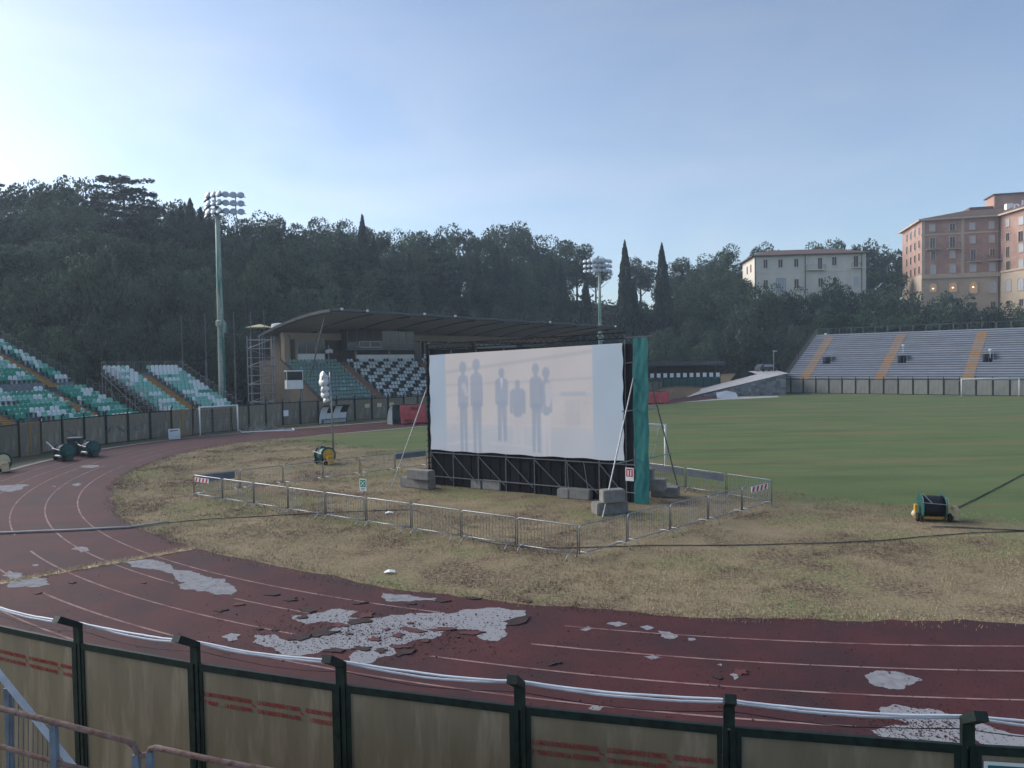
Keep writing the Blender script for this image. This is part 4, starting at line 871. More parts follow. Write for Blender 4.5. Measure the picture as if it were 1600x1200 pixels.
# green tarpaulin wing, hanging in folds
tx0, tx1 = sp2(991, 700)[0], sp2(1015, 700)[0]; V = []; nu, nv = 14, 70
for j in range(nv + 1):
    for i in range(nu + 1):
        u, v = i / nu, j / nv; V.append((tx0 + (tx1 - tx0) * u + .02 * math.sin(v * 25), -.06 - .022 * noise1(v * 9 + u * 2.5, 3) - .02 * noise1(u * 3.1 + v * 2, 6) - .012 * noise1(v * 31 - u * 6, 8) * abs(math.sin(v * 5)), .03 + (ZT + .2 - .03) * (1 - v)))
o = link('tarpaulin', np_mesh('tarpaulin', V, [(j * (nu + 1) + i, j * (nu + 1) + i + 1, (j + 1) * (nu + 1) + i + 1, (j + 1) * (nu + 1) + i) for j in range(nv) for i in range(nu)], M['tarp']), SC); o.data.shade_smooth()
# stays propping the frame at both ends
wl = Matrix.Translation(OS) @ Matrix.Rotation(asn, 4, 'Z'); wli = wl.inverted()
def stay(p_top, g, m=M['steel']): MB().tube([p_top, wli @ g], .028, 6).build('stay', m, SC)
xl, zl_ = sp2(668, 604, -.05); stay((xl, -.05, zl_), G(612, 761)); xr, zr = sp2(990, 590, -.05); stay((xr, -.05, zr), G(942, 808)); xb, zb_ = sp2(1018, 600, .3); stay((xb, .3, zb_), G(1062, 772), M['dsteel'])
for (pa, pb, ba, bb_) in (((960, 725), (996, 717), -1.4, 0), ((972, 643), (997, 640), -.8, 0), ((1014, 716), (1050, 708), .2, .9), ((1013, 640), (1026, 638), .2, .5)):
    xa, za = sp2(*pa, ba); xb, zb_ = sp2(*pb, bb_); MB().tube([(xa, ba, za), (xb, bb_, zb_)], .028, 6).build('stay_tie', M['steel'], SC)
MB().bb(LS + .05, LS + .42, -.10, -.085, .95, 1.50).build('warning_plate', M['signw'], SC)
a = MB(); a.bb(LS + .09, LS + .38, -.107, -.102, 1.13, 1.46); a.build('red_symbol', M['signr'], SC)
a = MB(); a.bb(LS + .15, LS + .20, -.112, -.109, 1.17, 1.40).bb(LS + .27, LS + .32, -.112, -.109, 1.17, 1.34); a.bb(LS + .255, LS + .335, -.112, -.109, 1.36, 1.40); a.build('white_symbol', M['signw'], SC)

# ------------------------------------------------------------------ concrete ballast blocks
def block(px0, px1, pyb, h_, dep, label, z0=0.0, turn=None):
    A = G(px0, pyb, z0); B = G(px1, pyb, z0); rz = asn if turn is None else turn; L = abs((B - A).x) / math.cos(rz) * (1 if turn else .97)
    rr = random.Random(int(px0)); bm = bmesh.new(); bmesh.ops.create_cube(bm, size=1.0)
    for v in bm.verts: v.co = Vector((v.co.x * L, v.co.y * dep, v.co.z * h_)) + Vector((rr.uniform(-.02, .02), rr.uniform(-.02, .02), 0))
    bmesh.ops.bevel(bm, geom=bm.edges[:], offset=.035, segments=2, affect='EDGES'); me = bpy.data.meshes.new('concrete_block'); bm.to_mesh(me); bm.free(); me.materials.append(M['concrete'])
    c = (A + B) / 2 + Vector((-math.sin(rz), math.cos(rz), 0)) * (dep / 2); link('concrete_block', me, loc=(c.x, c.y, z0 + h_ / 2), rot=(0, 0, rz), label=label, cat='block', group='ballast blocks round the cinema screen')
block(622, 672, 763, .48, .6, 'long concrete block at the foot of the screen, lower of the left stack'); block(633, 671, 750, .45, .55, 'concrete block on top of the stack left of the screen', .485)
block(734, 752, 764, .45, .6, 'small concrete block left of the pair under the left half of the screen'); block(752, 782, 766, .48, .55, 'larger concrete block of the pair under the left half of the screen')
block(870, 888, 779, .42, .5, 'small concrete block of the pair under the right half of the screen'); block(888, 920, 781, .45, .55, 'larger concrete block of the pair under the right half of the screen')
block(932, 984, 804, .48, .6, 'long concrete block beside the right stay of the screen, lower of its stack', turn=R(18)); block(942, 979, 786, .50, .5, 'concrete block on top of the stack beside the right stay', .485, turn=R(14))
block(1018, 1058, 778, .45, .7, 'low concrete block behind the green tarpaulin at the dark stay', turn=R(-20)); block(1012, 1038, 768, .5, .6, 'concrete block behind the tarpaulin standing on the low one', .455, turn=R(-20)); block(1009, 1020, 752, .5, .5, 'small concrete block atop the stack behind the tarpaulin', .96, turn=R(-20))

# ------------------------------------------------------------------ crowd barriers round the screen
BLN = 2.18
a = MB(); r_ = .10; zt, zb = 1.06, .20
arc = [(.02, zb)] + [(.02, zt - r_)] + [(.02 + r_ - r_ * math.cos(R(k)), zt - r_ + r_ * math.sin(R(k))) for k in (30, 60, 90)] + [(BLN - .02 - r_ + r_ * math.cos(R(k)), zt - r_ + r_ * math.sin(R(k))) for k in (90, 60, 30)] + [(BLN - .02, zt - r_), (BLN - .02, zb)]
a.tube([(x, 0, z) for x, z in arc], .021, 6).tube([(.02, 0, zb), (BLN - .02, 0, zb)], .019, 6); BF = a.mesh('frame', M['steel'], True)
a = MB()
for k in range(1, 17): x = .02 + (BLN - .04) * k / 17; a.tube([(x, 0, zb), (x, 0, zt - .0)], .007, 3, cap=False)
BB = a.mesh('bars', M['steel'])
a = MB(); a.tube([(0, -.32, .0), (0, -.30, .12), (0, -.18, .20), (0, 0, .215), (0, .18, .20), (0, .30, .12), (0, .32, 0)], .017, 5); BT = a.mesh('foot', M['steel'], True)
def barrier(p, q, label):
    E = empty('crowd_barrier', p, math.atan2(q.y - p.y, q.x - p.x), label=label, cat='barrier', group='steel crowd barriers round the screen'); s = (q - p).length / BLN; E.scale = (s * .985, 1, 1)
    link('frame', BF, E); tag(link('bars', BB, E), kind='stuff')
    for x in (.22, BLN - .22): link('foot', BT, E, loc=(x, 0, 0))
    return E
def chain(A, B, n, lab):
    return [barrier(A.lerp(B, k / n), A.lerp(B, (k + 1) / n), lab(k)) for k in range(n)]
bL, bN, bR, bBL, bBR = G(303, 778), G(905, 876), G(1207, 791), G(668, 731), G(1015, 758)
NL = chain(bL, bN, 9, lambda k: ('steel barrier beside the green arrow sign in the row facing the track' if k == 4 else f'{ordn(k)} steel barrier from the left corner in the row facing the track'))
NR = chain(bN, bR, 5, lambda k: f'{ordn(k)} steel barrier from the near corner in the right-hand row' if k < 4 else 'steel barrier with a striped board at the right corner')
BLc = chain(bL, bBL, 6, lambda k: f'{ordn(k)} steel barrier from the left corner in the rear-left row' if k else 'steel barrier with a blue-grey banner in the rear-left row')
BRc = chain(bBR, bR, 3, lambda k: f'{ordn(k)} steel barrier from the screen in the row behind its right side')
def striped(E, x0, x1, z0, z1, y):
    MB().bb(x0, x1, y - .008, y + .008, z0, z1).build('striped_board', M['signw'], E); n = 4
    a = MB(); w_ = (x1 - x0) / (n + .5)
    for k in range(n): xx = x0 + .04 + k * w_ * 1.1; a.add([(xx, y - .012, z0 + .01), (xx + w_ * .5, y - .012, z0 + .01), (xx + w_ * .8, y - .012, z1 - .01), (xx + w_ * .3, y - .012, z1 - .01)], [(0, 1, 2, 3)])
    a.build('red_stripes', M['signr'], E)
striped(NL[0], .18, 1.25, .78, .98, -.04); striped(NR[4], .6, 1.8, .78, 1.0, -.04)
ban = mat('blue_grey_banner', (.14, .16, .20), (.10, .115, .15), scale=2, rough=.8)
MB().bb(.25, 1.95, -.012, .012, .70, 1.02).build('banner', ban, BLc[0]); 
for E in BRc[:2]: MB().bb(.10, 2.05, -.012, .012, .72, 1.0).build('banner', ban, E)
MB().bb(.05, 2.1, -.012, .012, .70, 1.0).build('banner', ban, BLc[5])
gs = NL[4]
sg = empty('assembly_sign', G(569, 807) + Vector((0, 0, 0)), R(-25), label='green and white sign with four arrows on a post at the barrier row', cat='sign')
MB().tube([(0, 0, 0), (0, 0, 1.1)], .02, 6).build('post', M['steel'], sg); MB().bb(-.16, .16, -.035, -.02, 1.02, 1.50).build('plate', M['signw'], sg); MB().bb(-.125, .125, -.042, -.037, 1.18, 1.46).build('green_field', M['signg'], sg)
a = MB()
for s in (-1, 1):
    for q_ in (-1, 1): a.add([(s * .09, -.046, 1.32 + q_ * .10), (s * .02, -.046, 1.32 + q_ * .08), (s * .09, -.046, 1.32 + q_ * .03), (s * .05, -.046, 1.32 + q_ * .055)], [(0, 1, 3), (0, 3, 2)])
a.add([(-.035, -.046, 1.285), (.035, -.046, 1.285), (.035, -.046, 1.355), (-.035, -.046, 1.355)], [(0, 1, 2, 3)]); a.build('arrows', M['signw'], sg)
MB().bb(-.09, .09, -.040, -.036, 1.105, 1.125).build('caption_line', ban, sg); MB().bb(-.07, .07, -.040, -.036, 1.07, 1.085).build('caption_line', ban, sg)

# ------------------------------------------------------------------ goals
def goal(p, q, depth, label, wire=True, h_=2.44, net=True):
    """p, q: feet of the posts; net goes to the left-hand normal of p->q"""
    ang = math.atan2(q.y - p.y, q.x - p.x); W = (q - p).length; E = empty('goal', p, ang, label=label, cat='goal')
    for x in (0, W): MB().tube([(x, 0, 0), (x, 0, h_ + .06)], .06, 8).build('post', M['goalw'], E, True)
    MB().tube([(-.06, 0, h_ + .06), (W + .06, 0, h_ + .06)], .06, 8).build('crossbar', M['goalw'], E, True)
    for x in (0, W): MB().tube([(x, 0, h_ * .98), (x, depth * .45, h_ * .95), (x, depth, .05)], .022, 5).build('net_support', M['steel'], E)
    if net:
        a = MB(); nx_ = int(W / .22); st = .22
        prof = [(0, h_), (depth * .45, h_ * .93), (depth * .9, .8), (depth, .02)]
        for k in range(nx_ + 1):
            x = W * k / nx_; a.tube([(x, y + .05 * math.sin(x * 3), z) for y, z in prof], .0045, 3, cap=False)
        for j in range(13):
            t_ = j / 12 * 3; i = min(int(t_), 2); f = t_ - i; y = prof[i][0] + (prof[i + 1][0] - prof[i][0]) * f; z = prof[i][1] + (prof[i + 1][1] - prof[i][1]) * f; a.tube([(x, y, z - .04 * math.sin(x * 2.2)) for x in np.linspace(0, W, 12)], .0045, 3, cap=False)
        tag(a.build('net', M['netting'], E), kind='stuff')
    return E
u_ax = Vector((.69, .72, 0)).normalized(); v_ax = Vector((u_ax.y, -u_ax.x, 0))
pr = G(1040, 737); goal(pr, pr - v_ax * 7.32, 1.4, 'white goal half hidden behind the cinema screen')
pl = AT(1502, 619, 104.5); pl.z = 0; vf = Vector((.985, -.17, 0)); goal(pl, pl + vf * 7.42, 1.6, 'white goal in front of the grey bench terrace at the far end')
ga, gb = G(313, 681), G(372, 675.5); goal(ga, gb, 1.2, 'white practice goal standing by the fence below the small stand')
fg = empty('fallen_goal', G(378, 676), math.atan2(1.2, 5.5), label='small white goal frame lying on its back with a heaped net by the fence', cat='goal')
MB().tube([(0, 0, .05), (4.6, 0, .05)], .05, 6).tube([(0, 0, .05), (-.5, 2.0, .08)], .05, 6).tube([(4.6, 0, .05), (4.3, 2.0, .08)], .05, 6).build('frame', M['goalw'], fg); a = MB(); rr = random.Random(2)
for k in range(60): x = rr.uniform(-.3, 4.3); a.tube([(x, rr.uniform(.2, 1.9), .03), (x + rr.uniform(-.5, .5), rr.uniform(.3, 1.9), rr.uniform(.2, .9) * (.4 + .6 * math.sin(x))), (x + rr.uniform(-.8, .8), rr.uniform(.2, 1.9), .03)], .008, 3, cap=False)
tag(a.build('net', M['netting'], fg), kind='stuff')

# ------------------------------------------------------------------ irrigation hose reels
def reel(loc, rz, s, drum, flange, disc, body, label):
    E = empty('hose_reel', loc, rz, label=label, cat='hose reel', group='irrigation hose reels'); E.scale = (s, s, s)
    MB().lathe([(.41, -.38), (.43, -.30), (.41, -.2), (.43, -.1), (.42, 0), (.43, .12), (.41, .22), (.42, .38)], 22, (0, 0, .55), 'x').build('hose_drum', drum, E, True)
    for x in (-.40, .40): d = MB().lathe([(.50, x - .02), (.52, x), (.50, x + .02)], 26, (0, 0, .55), 'x'); d.build('flange', flange, E)
    MB().lathe([(.36, .44), (.38, .47), (.34, .53), (.1, .55)], 22, (.0, 0, .58), 'x').build('gear_disc', disc, E, True)
    MB().bb(-.62, -.52, -.10, .10, .08, .62).bb(-.62, .55, -.22, -.14, .12, .20).bb(-.62, .55, .14, .22, .12, .20).build('chassis', body, E)
    a = MB(); a.lathe([(.05, -.72), (.13, -.66), (.15, -.58), (.05, -.54)], 12, (0, 0, .25), 'x'); a.build('end_hub', disc, E, True)
    MB().box((.68, -.05, .36), (.30, .34, .26)).box((.80, -.05, .18), (.18, .30, .22)).lathe([(.10, -.16), (.11, 0), (.10, .16)], 10, (.78, -.1, .50), 'y').build('turbine', disc, E)
    MB().box((.62, .12, .32), (.2, .2, .4)).build('gearbox', body, E)
    for x in (-.57, .55): w_ = MB().lathe([(.10, x - .05), (.17, x - .04), (.17, x + .04), (.10, x + .05)], 14, (0, -.26, .17), 'x'); w_.build('wheel', M['tyre'], E, True)
    MB().tube([(-.66, -.45, .78), (.50, -.48, .70)], .018, 5).tube([(-.1, -.47, .74), (-.35, -.1, 1.06)], .02, 5).build('guide_bar', M['steel'], E)
    return E
g_ = G(1456, 813); reel((g_.x, g_.y, 0), R(-14), .93, M['hose'], M['hosegreen'], M['cream'], M['yellow'], 'yellow and cream hose reel with a black drum on the right of the pitch')
g_ = G(508, 725); reel((g_.x, g_.y, 0), R(-48), 1.0, M['hosegreen'], M['hosegreen'], M['yellow'], M['yellow'], 'hose reel with a yellow disc beyond the left barriers')
grim = mat('grimy_paint', (.06, .05, .06), (.12, .11, .12), scale=5, rough=.7)
for px, py, rz, lb in ((101, 719, 25, 'dark green hose reel on the verge, nearer of the two by the fence'), (141, 713, 25, 'dark green hose reel on the verge, farther of the two by the fence')):
    g_ = G(px, py); E = reel((g_.x, g_.y, 0), R(rz - 60), 1.05, M['hose'], M['hosegreen'], M['hosegreen'], grim, lb); MB().tube([(-.6, -.2, .6), (-1.7, -.3, 1.1)], .03, 5).build('tow_bar', M['steel'], E); MB().lathe([(.07, -.35), (.08, .35)], 8, (.5, -.6, .35), 'x').build('gun', M['steel'], E)
g_ = G(-2, 737); reel((g_.x, g_.y, 0), R(-30), 1.1, M['hosegreen'], M['hosegreen'], M['cream'], grim, 'cream-nosed hose reel cut off by the left edge of the picture')
bn = empty('wheelie_bin', G(118, 708), R(20), label='dark wheelie bin standing between the two green reels', cat='bin'); bn.location = (*G(118, 711).xy, 0)
MB().add([(-.33, -.33, .08), (.33, -.33, .08), (.33, .33, .08), (-.33, .33, .08), (-.42, -.42, 1.15), (.42, -.42, 1.15), (.42, .42, 1.15), (-.42, .42, 1.15)], [(3, 2, 1, 0), (4, 5, 6, 7), (0, 1, 5, 4), (1, 2, 6, 5), (2, 3, 7, 6), (3, 0, 4, 7)]).build('body', mat('bin_plastic', (.02, .028, .035), rough=.5), bn); MB().bb(-.45, .45, -.48, .45, 1.155, 1.25).build('lid', mat('bin_lid', (.05, .065, .08), rough=.4), bn)
for x in (-.3, .3): MB().lathe([(.1, -.04), (.1, .04)], 10, (x, .36, .1), 'x').build('wheel', M['tyre'], bn)
cr = empty('white_crate', G(265, 687), R(30), label='white wire crate against the fence beside the left practice goal', cat='crate'); a = MB()
for x in (0, .8):
    for y in (0, .8): a.bb(x - .03, x + .03, y - .03, y + .03, 0, .8)
for z in (.03, .4, .78): a.bb(0, .8, -.02, .02, z, z + .05).bb(0, .8, .78, .82, z, z + .05).bb(-.02, .02, 0, .8, z, z + .05).bb(.78, .82, 0, .8, z, z + .05)
a.build('frame', M['goalw'], cr); MB().bb(.03, .77, .03, .77, .1, .62).build('load', M['seatwhite'], cr)
# hoses and pipes lying on the ground
def ground_line(name, pts, r_, m, label, n=5):
    p = resample([G(*q) for q in pts], .5); MB().tube([Vector((a.x, a.y, r_ + .012 + .01 * noise1(i * .7))) for i, a in enumerate(p)], r_, n).build(name, m, None, True, label=label, cat='hose')
ground_line('irrigation_pipe', [(-40, 836), (0, 835), (100, 831), (200, 826), (262, 818)], .045, M['pipe'], 'grey irrigation pipe lying across the lanes at the left')
ground_line('ground_hose', [(262, 818), (330, 812), (400, 808), (490, 803), (560, 800), (640, 797), (655, 800), (690, 815), (725, 834), (750, 846), (775, 851), (830, 857), (900, 857), (1000, 854), (1150, 853), (1290, 850), (1370, 846), (1440, 840), (1520, 834), (1600, 831), (1680, 828)], .019, M['hosedark'], 'dark hose winding across the dry grass in front of the barriers')
ground_line('ground_hose', [(1490, 797), (1520, 783), (1560, 762), (1600, 741), (1640, 722)], .024, M['hosedark'], 'taut dark hose running from the yellow reel across the pitch')
ground_line('ground_hose', [(1455, 824), (1510, 826), (1560, 829), (1600, 831)], .025, M['hosedark'], 'short dark hose curling below the yellow reel')
for px, py, lb in ((608, 803, 'white scrap of paper inside the barriers'), (609, 896, 'white scrap of paper on the dry grass near the track')):
    g_ = G(px, py); a = MB(); rr = random.Random(px); a.add([(-.16, -.08, .02), (.02, -.11, .06), (.17, -.05, .02), (.14, .09, .05), (-.03, .06, .09), (-.15, .08, .03)], [(0, 1, 4, 5), (1, 2, 3, 4)]); a.build('paper_scrap', M['signw'], None, loc=(g_.x, g_.y, .02), label=lb, cat='litter')

# ------------------------------------------------------------------ floodlight masts, poles, nets
def floodmast(name, base, H_, r0, r1, rows, cols, label, face):
    E = empty(name, base, face, label=label, cat='floodlight')
    MB().lathe([(r0 * 1.25, 0), (r0 * 1.25, .4), (r0, .45), (r0 * .93, H_ * .35), (r0 * .80, H_ * .6), (r1, H_)], 14).build('mast', M['mast'], E, True)
    MB().lathe([(r0 * 1.25, H_ * .43), (r0 * 1.35, H_ * .44), (r0 * 1.35, H_ * .455), (r0 * .9, H_ * .46)], 12).bb(.2, r0 * 1.7, -.25, .25, H_ * .40, H_ * .445).build('service_collar', M['mast'], E)
    lm = MB().lathe([(.10, -.38), (.30, -.20), (.42, .02), (.44, .06)], 12).mesh('floodlight', M['lampbody'], True); gm = MB().lathe([(.39, .065), (.36, .09)], 12).mesh('lens', M['lampglass'], True)
    for r_ in range(rows):
        z = H_ - .9 + r_ * 1.0; a = MB()
        for w_, (ang, wid) in enumerate(((R(-62), 2.6), (0, 2.4), (R(62), 2.6))):
            cs, sn = math.cos(ang), math.sin(ang); ox, oy = ((-1.25 - wid / 2 * cs, -(wid / 2) * abs(sn) * .9) if w_ == 0 else ((0, 0) if w_ == 1 else (1.25 + wid / 2 * cs, (wid / 2) * -abs(sn) * .9)))
            ox = [-2.0, 0, 2.0][w_]; oy = [.75, -.35, .75][w_]; aa = [R(-38), 0, R(38)][w_]; cs, sn = math.cos(aa), math.sin(aa)
            a.tube([(ox - cs * wid / 2, oy - sn * wid / 2 * -1 * -1, z), (ox + cs * wid / 2, oy + sn * wid / 2, z)], .05, 5)
            for k in range(cols):
                f = (k + .5) / cols - .5; x, y = ox + cs * wid * f, oy + sn * wid * f
                L = link('floodlight', lm, E, loc=(x, y - .25, z + .15), rot=(R(68), 0, aa)); link('lens', gm, L)
        a.build('lamp_rail', M['dsteel'], E)
    MB().tube([(-1.2, 0, H_ - 1.2), (0, 0, H_ - 1.6), (1.2, 0, H_ - 1.2)], .08, 5).tube([(0, -.3, H_ - 1.2), (0, -.3, H_ + 1.3)], .09, 6).tube([(-2.2, .7, H_ - 1.2), (-2.2, .7, H_ + 1.3)], .07, 5).tube([(2.2, .7, H_ - 1.2), (2.2, .7, H_ + 1.3)], .07, 5).tube([(-2.2, .7, H_ - .8), (0, .1, H_ - .8), (2.2, .7, H_ - .8)], .07, 5).build('head_frame', M['dsteel'], E)
    return E
p = AT(346, 560, 90); pz = AT(339, 322, 90).z; floodmast('floodlight_mast', (p.x, 90, 0), pz, .43, .24, 3, 3, 'tall green floodlight mast behind the small stand at the left', R(-20))
p = AT(938, 540, 150); pz = AT(936.5, 417, 150).z; floodmast('floodlight_mast', (p.x, 150, hz1(p.x, 150)), pz - hz1(p.x, 150), .43, .24, 3, 3, 'distant pale green floodlight mast above the right end of the canopy', R(8))
# loudspeaker pole
lpz = empty('loudspeaker_pole', G(521, 707), R(-10), label='slim grey pole with a stack of white horn loudspeakers by the pitch edge', cat='pole')
MB().tube([(0, 0, 0), (-.05, 0, 2.8), (-.12, 0, 5.55)], .06, 8, radii=[.075, .06, .05]).build('pole', M['steel'], lpz, True); MB().bb(-.2, .2, -.2, .2, 0, .06).build('base_plate', M['concrete'], lpz)
for k, (z, s, yaw) in enumerate(((5.25, 1.0, 0), (4.85, 1.15, 25), (4.42, 1.1, -15), (4.0, 1.0, 20), (3.62, .75, 0))):
    link('horn', MB().lathe([(.07, -.22), (.10, -.1), (.18, .05), (.30, .22), (.33, .25)], 14).mesh('horn', M['goalw'], True), lpz, loc=(-.42 + .03 * k, -.08, z), rot=(R(78), R(8) * (k % 2), R(yaw - 35)), scale=(s, s, s))
# small three-lamp post at the top of the grandstand
x, z = lp(514, 568, 8.5); q3 = empty('lamp_post', (wg := Matrix.Translation(OG) @ Matrix.Rotation(ag, 4, 'Z')) @ Vector((x, 8.5, 6.32)), ag, label='short post with three white lamps above the grey-green seats', cat='lamp')
MB().tube([(0, 0, 0), (0, 0, 2.3)], .06, 6).build('post', M['steel'], q3)
for k in (-1, 0, 1): link('lamp', lampm, q3, loc=(k * .32, -.2, 1.55 - .1 * abs(k)), rot=(R(100), 0, R(40 * k)), scale=(1.4, 1.4, 1.4))
# tall net poles behind the small stand
nn = empty('safety_net', (AT(283, 600, 88).x, 88, 0), 0, label='tall dark safety net on slim poles behind the small stand and tower', cat='net'); prev = None
for px, py, Y in ((283, 492, 88), (320, 490, 87), (365, 488, 86), (391, 486, 85.5), (412, 484, 92)):
    P_ = AT(px, py, Y) - nn.location; MB().tube([(P_.x, P_.y, 0), (P_.x, P_.y, P_.z * .55), (P_.x, P_.y, P_.z * .56), (P_.x, P_.y, P_.z)], .1, 6, radii=[.11, .11, .055, .05]).build('net_pole', M['dsteel'], nn)
    if prev is not None:
        for f in (.35, .55, .78, .99): MB().tube([(prev.x, prev.y, prev.z * f), ((prev.x + P_.x) / 2, (prev.y + P_.y) / 2, (prev.z + P_.z) / 2 * f - .12), (P_.x, P_.y, P_.z * f)], .014, 3).build('net_cable', M['black'], nn)
    prev = P_
mf = empty('mesh_fence', (AT(105, 600, 80).x, 80, 0), 0, label='dark wire-mesh fence in the gap between the two seating stands', cat='fence')
for k in range(9): MB().tube([(k * 2.0, 0, 0), (k * 2.0, 0, 6.6)], .05, 5).build('post', M['post'], mf)
a = MB()
for z in np.arange(.4, 6.7, .3): a.tube([(0, 0, z), (16, 0, z)], .008, 3)
a.build('wire_mesh', M['black'], mf)
# dugouts
def dugout(px0, py0, px1, py1, Y0, Y1, colours, label, dp=1.5, h_=1.9, glassy=False, n=4, ends=True):
    A = AT(px0, py0, Y0); B = AT(px1, py1, Y1); A.z = B.z = 0; rz = math.atan2(B.y - A.y, B.x - A.x); L = (B - A).length; E = empty('dugout', A, rz, label=label, cat='dugout')
    arc = [(dp * (1 - math.sin(t_) * 1.0) if False else dp - dp * (1 - math.cos(t_)), h_ * math.sin(t_)) for t_ in np.linspace(0, math.pi / 2, 9)]     # rises from the back and curves forward overhead
    for k in range(n):
        for j, (i0, i1) in enumerate(((0, 3), (3, 6), (6, 8))):
            a = MB(); x0_, x1_ = L * k / n + .015, L * (k + 1) / n - .015; pts = [arc[i] for i in range(i0, i1 + 1)]; pr = pts + [(y - .03, z - .02) for y, z in reversed(pts)]; a.sweep(pr, x0_, x1_); a.build('shell_panel', colours(k, j), E)
    for x in [L * k / n for k in range(n + 1)]: MB().tube([(x, y + .02, z + .01) for y, z in arc], .03, 5).build('rib', M['post'], E)
    for x in ((.0, L) if ends else ()): a = MB(); a.add([(x, y, z) for y, z in arc] + [(x, 0.25, h_), (x, .25, 0)] , [tuple(range(len(arc) + 2))]); a.add([(x + .012, y, z) for y, z in arc] + [(x + .012, 0.25, h_), (x + .012, .25, 0)], [tuple(reversed(range(len(arc) + 2)))]); a.build('end_panel', M['glasspale'] if glassy else M['whitewall'], E)
    MB().bb(.1, L - .1, dp * .45, dp * .8, .38, .45).bb(.1, .2, dp * .5, dp * .75, 0, .38).bb(L - .2, L - .1, dp * .5, dp * .75, 0, .38).build('bench', M['deck'], E); return E, L
dugout(509, 662, 551, 660, 75.3, 77.6, lambda k, j: M['goalw'] if j == 0 else ((M['goalw'], M['seatblack'])[k % 2] if j == 1 else (M['seatblack'], M['panelfar'])[k % 2]), 'curved dugout with black and white quartered panels beside the track', n=4, ends=False, dp=1.3)
def banner(E, L, w0, w1, z0, z1, y, txt):
    V = []; nu, nv = 24, 14
    for j in range(nv + 1):
        for i in range(nu + 1): u, v = i / nu, j / nv; V.append((L * (w0 + (w1 - w0) * u), y - .10 * math.sin(u * 7 + v * 2) * (.3 + v) - .15 * v, z1 + (z0 - z1) * v - .06 * math.sin(u * math.pi) * (1 - v) + .02 * math.sin(u * 19)))
    o = link('banner_cloth', np_mesh('banner_cloth', V, [(j * (nu + 1) + i, (j + 1) * (nu + 1) + i, (j + 1) * (nu + 1) + i + 1, j * (nu + 1) + i + 1) for j in range(nv) for i in range(nu)], M['redcloth']), E); o.data.shade_smooth()
    for z, x in ((z1 - .55, .38), (z0 + .12, .12)):
        me = text_mesh('lettering', txt, .46, M['black']); link('lettering', me, E, loc=(L * (w0 + (w1 - w0) * x), y - .34, z), rot=(R(84), 0, 0))
E_, L_ = dugout(615, 664, 664, 661, 73.0, 75.0, lambda k, j: M['glasspale'], 'clear curved dugout hung with a red banner beside the track', glassy=True, h_=2.0); banner(E_, L_, .18, 1.0, .1, 1.95, -.1, 'NGN')
E_, L_ = dugout(1010, 631, 1044, 630, 100, 101.5, lambda k, j: M['glasspale'], 'small dugout hung with a red cloth beyond the screen by the ramp', h_=1.75, n=3); banner(E_, L_, .0, 1.0, .1, 1.7, -.1, '')
# ------------------------------------------------------------------ far side: covered terrace, bank, ramp and wall
bk = MB(); pts = [G(1030, 627), G(1075, 620), AT(1120, 612, 118), AT(1140, 600, 134), AT(1150, 588, 150), AT(1005, 590, 150), AT(1000, 615, 108)]
zz = [0, 0, .3, 1.8, 3.0, 2.4, 0]; bk.add([(p_.x, p_.y, z) for p_, z in zip(pts, zz)] + [(AT(1060, 600, 124).x, 124, 1.45)], [(i, (i + 1) % 7, 7) for i in range(7)]); bk.build('earth_bank', M['earth'], kind='structure')
ft = AT(1008, 603, 126); FT = empty('covered_terrace', (ft.x, ft.y, 0), R(-3), label='low roofed terrace with a row of white squares on its parapet beyond the pitch', cat='shelter')
zf = [AT(1070, y, 126).z for y in (603, 591, 590, 583, 571, 565.5)]; LT = AT(1128, 590, 126).x - ft.x
MB().bb(0, LT - .4, 0, .2, .8, zf[1]).build('base_wall', M['hosegreen'], FT); MB().bb(-.2, LT + .3, -.4, 4.2, zf[4], zf[5]).build('roof', M['rooftop'], FT)
MB().bb(0, LT - .4, .03, .15, zf[2] + .01, zf[3]).build('parapet', M['post'], FT); MB().bb(0, LT - .6, 3.6, 3.8, .8, zf[4]).build('rear_wall', M['brownwall'], FT); MB().bb(0, LT - .4, .2, 3.6, zf[1] - .15, zf[1]).build('floor', M['concrete'], FT)
for k in range(11): x = .9 + k * (LT - 1.4) / 10.6; MB().bb(x, x + .62, -.02, .02, zf[2] + .08, zf[3] + .02).build('white_square', M['goalw'], FT)
for k in range(7): x = .2 + k * (LT - .8) / 6; MB().bb(x - .07, x + .07, 1.2, 1.34, zf[1], zf[4]).build('roof_post', M['post'], FT)
for k in range(10): x = .4 + k * (LT - 1) / 9; MB().bb(x - .06, x + .06, -.06, 0, .8, zf[1]).build('wall_rib', M['post'], FT)
w0, w1 = G(1085, 620), AT(1224, 617, 119); w1.z = 0; ztop = 3.3; n = 14; back = Vector((-.25, 1, 0)).normalized()
SWL = empty('retaining_wall', w0, 0, label='grey rubble stone wall holding up the pale ramp', cat='wall'); rr = random.Random(4)
d_ = (w1 - w0); LW = d_.length; rzw = math.atan2(d_.y, d_.x); SWL.rotation_euler = (0, 0, rzw)
MB().add([(0, .05, 0), (LW, .05, 0), (LW, .05, ztop), (LW, 5, ztop), (LW, 5, 0), (0, 5, 0)], [(0, 1, 2), (5, 3, 4), (1, 4, 3, 2), (0, 5, 4, 1)]).build('core', M['stonewall'], SWL)
x = .4
while x < LW - .2:
    wst = rr.uniform(.5, 1.1); z = 0
    while z < ztop * x / LW - .12:
        h_ = min(rr.uniform(.28, .5), ztop * x / LW - z); MB().box((x + wst / 2, rr.uniform(-.02, .05), z + h_ / 2), (wst - .04, .16, h_ - .035), rr.uniform(-.03, .03)).build('stone', M['stonewall'], SWL); z += h_
    x += wst
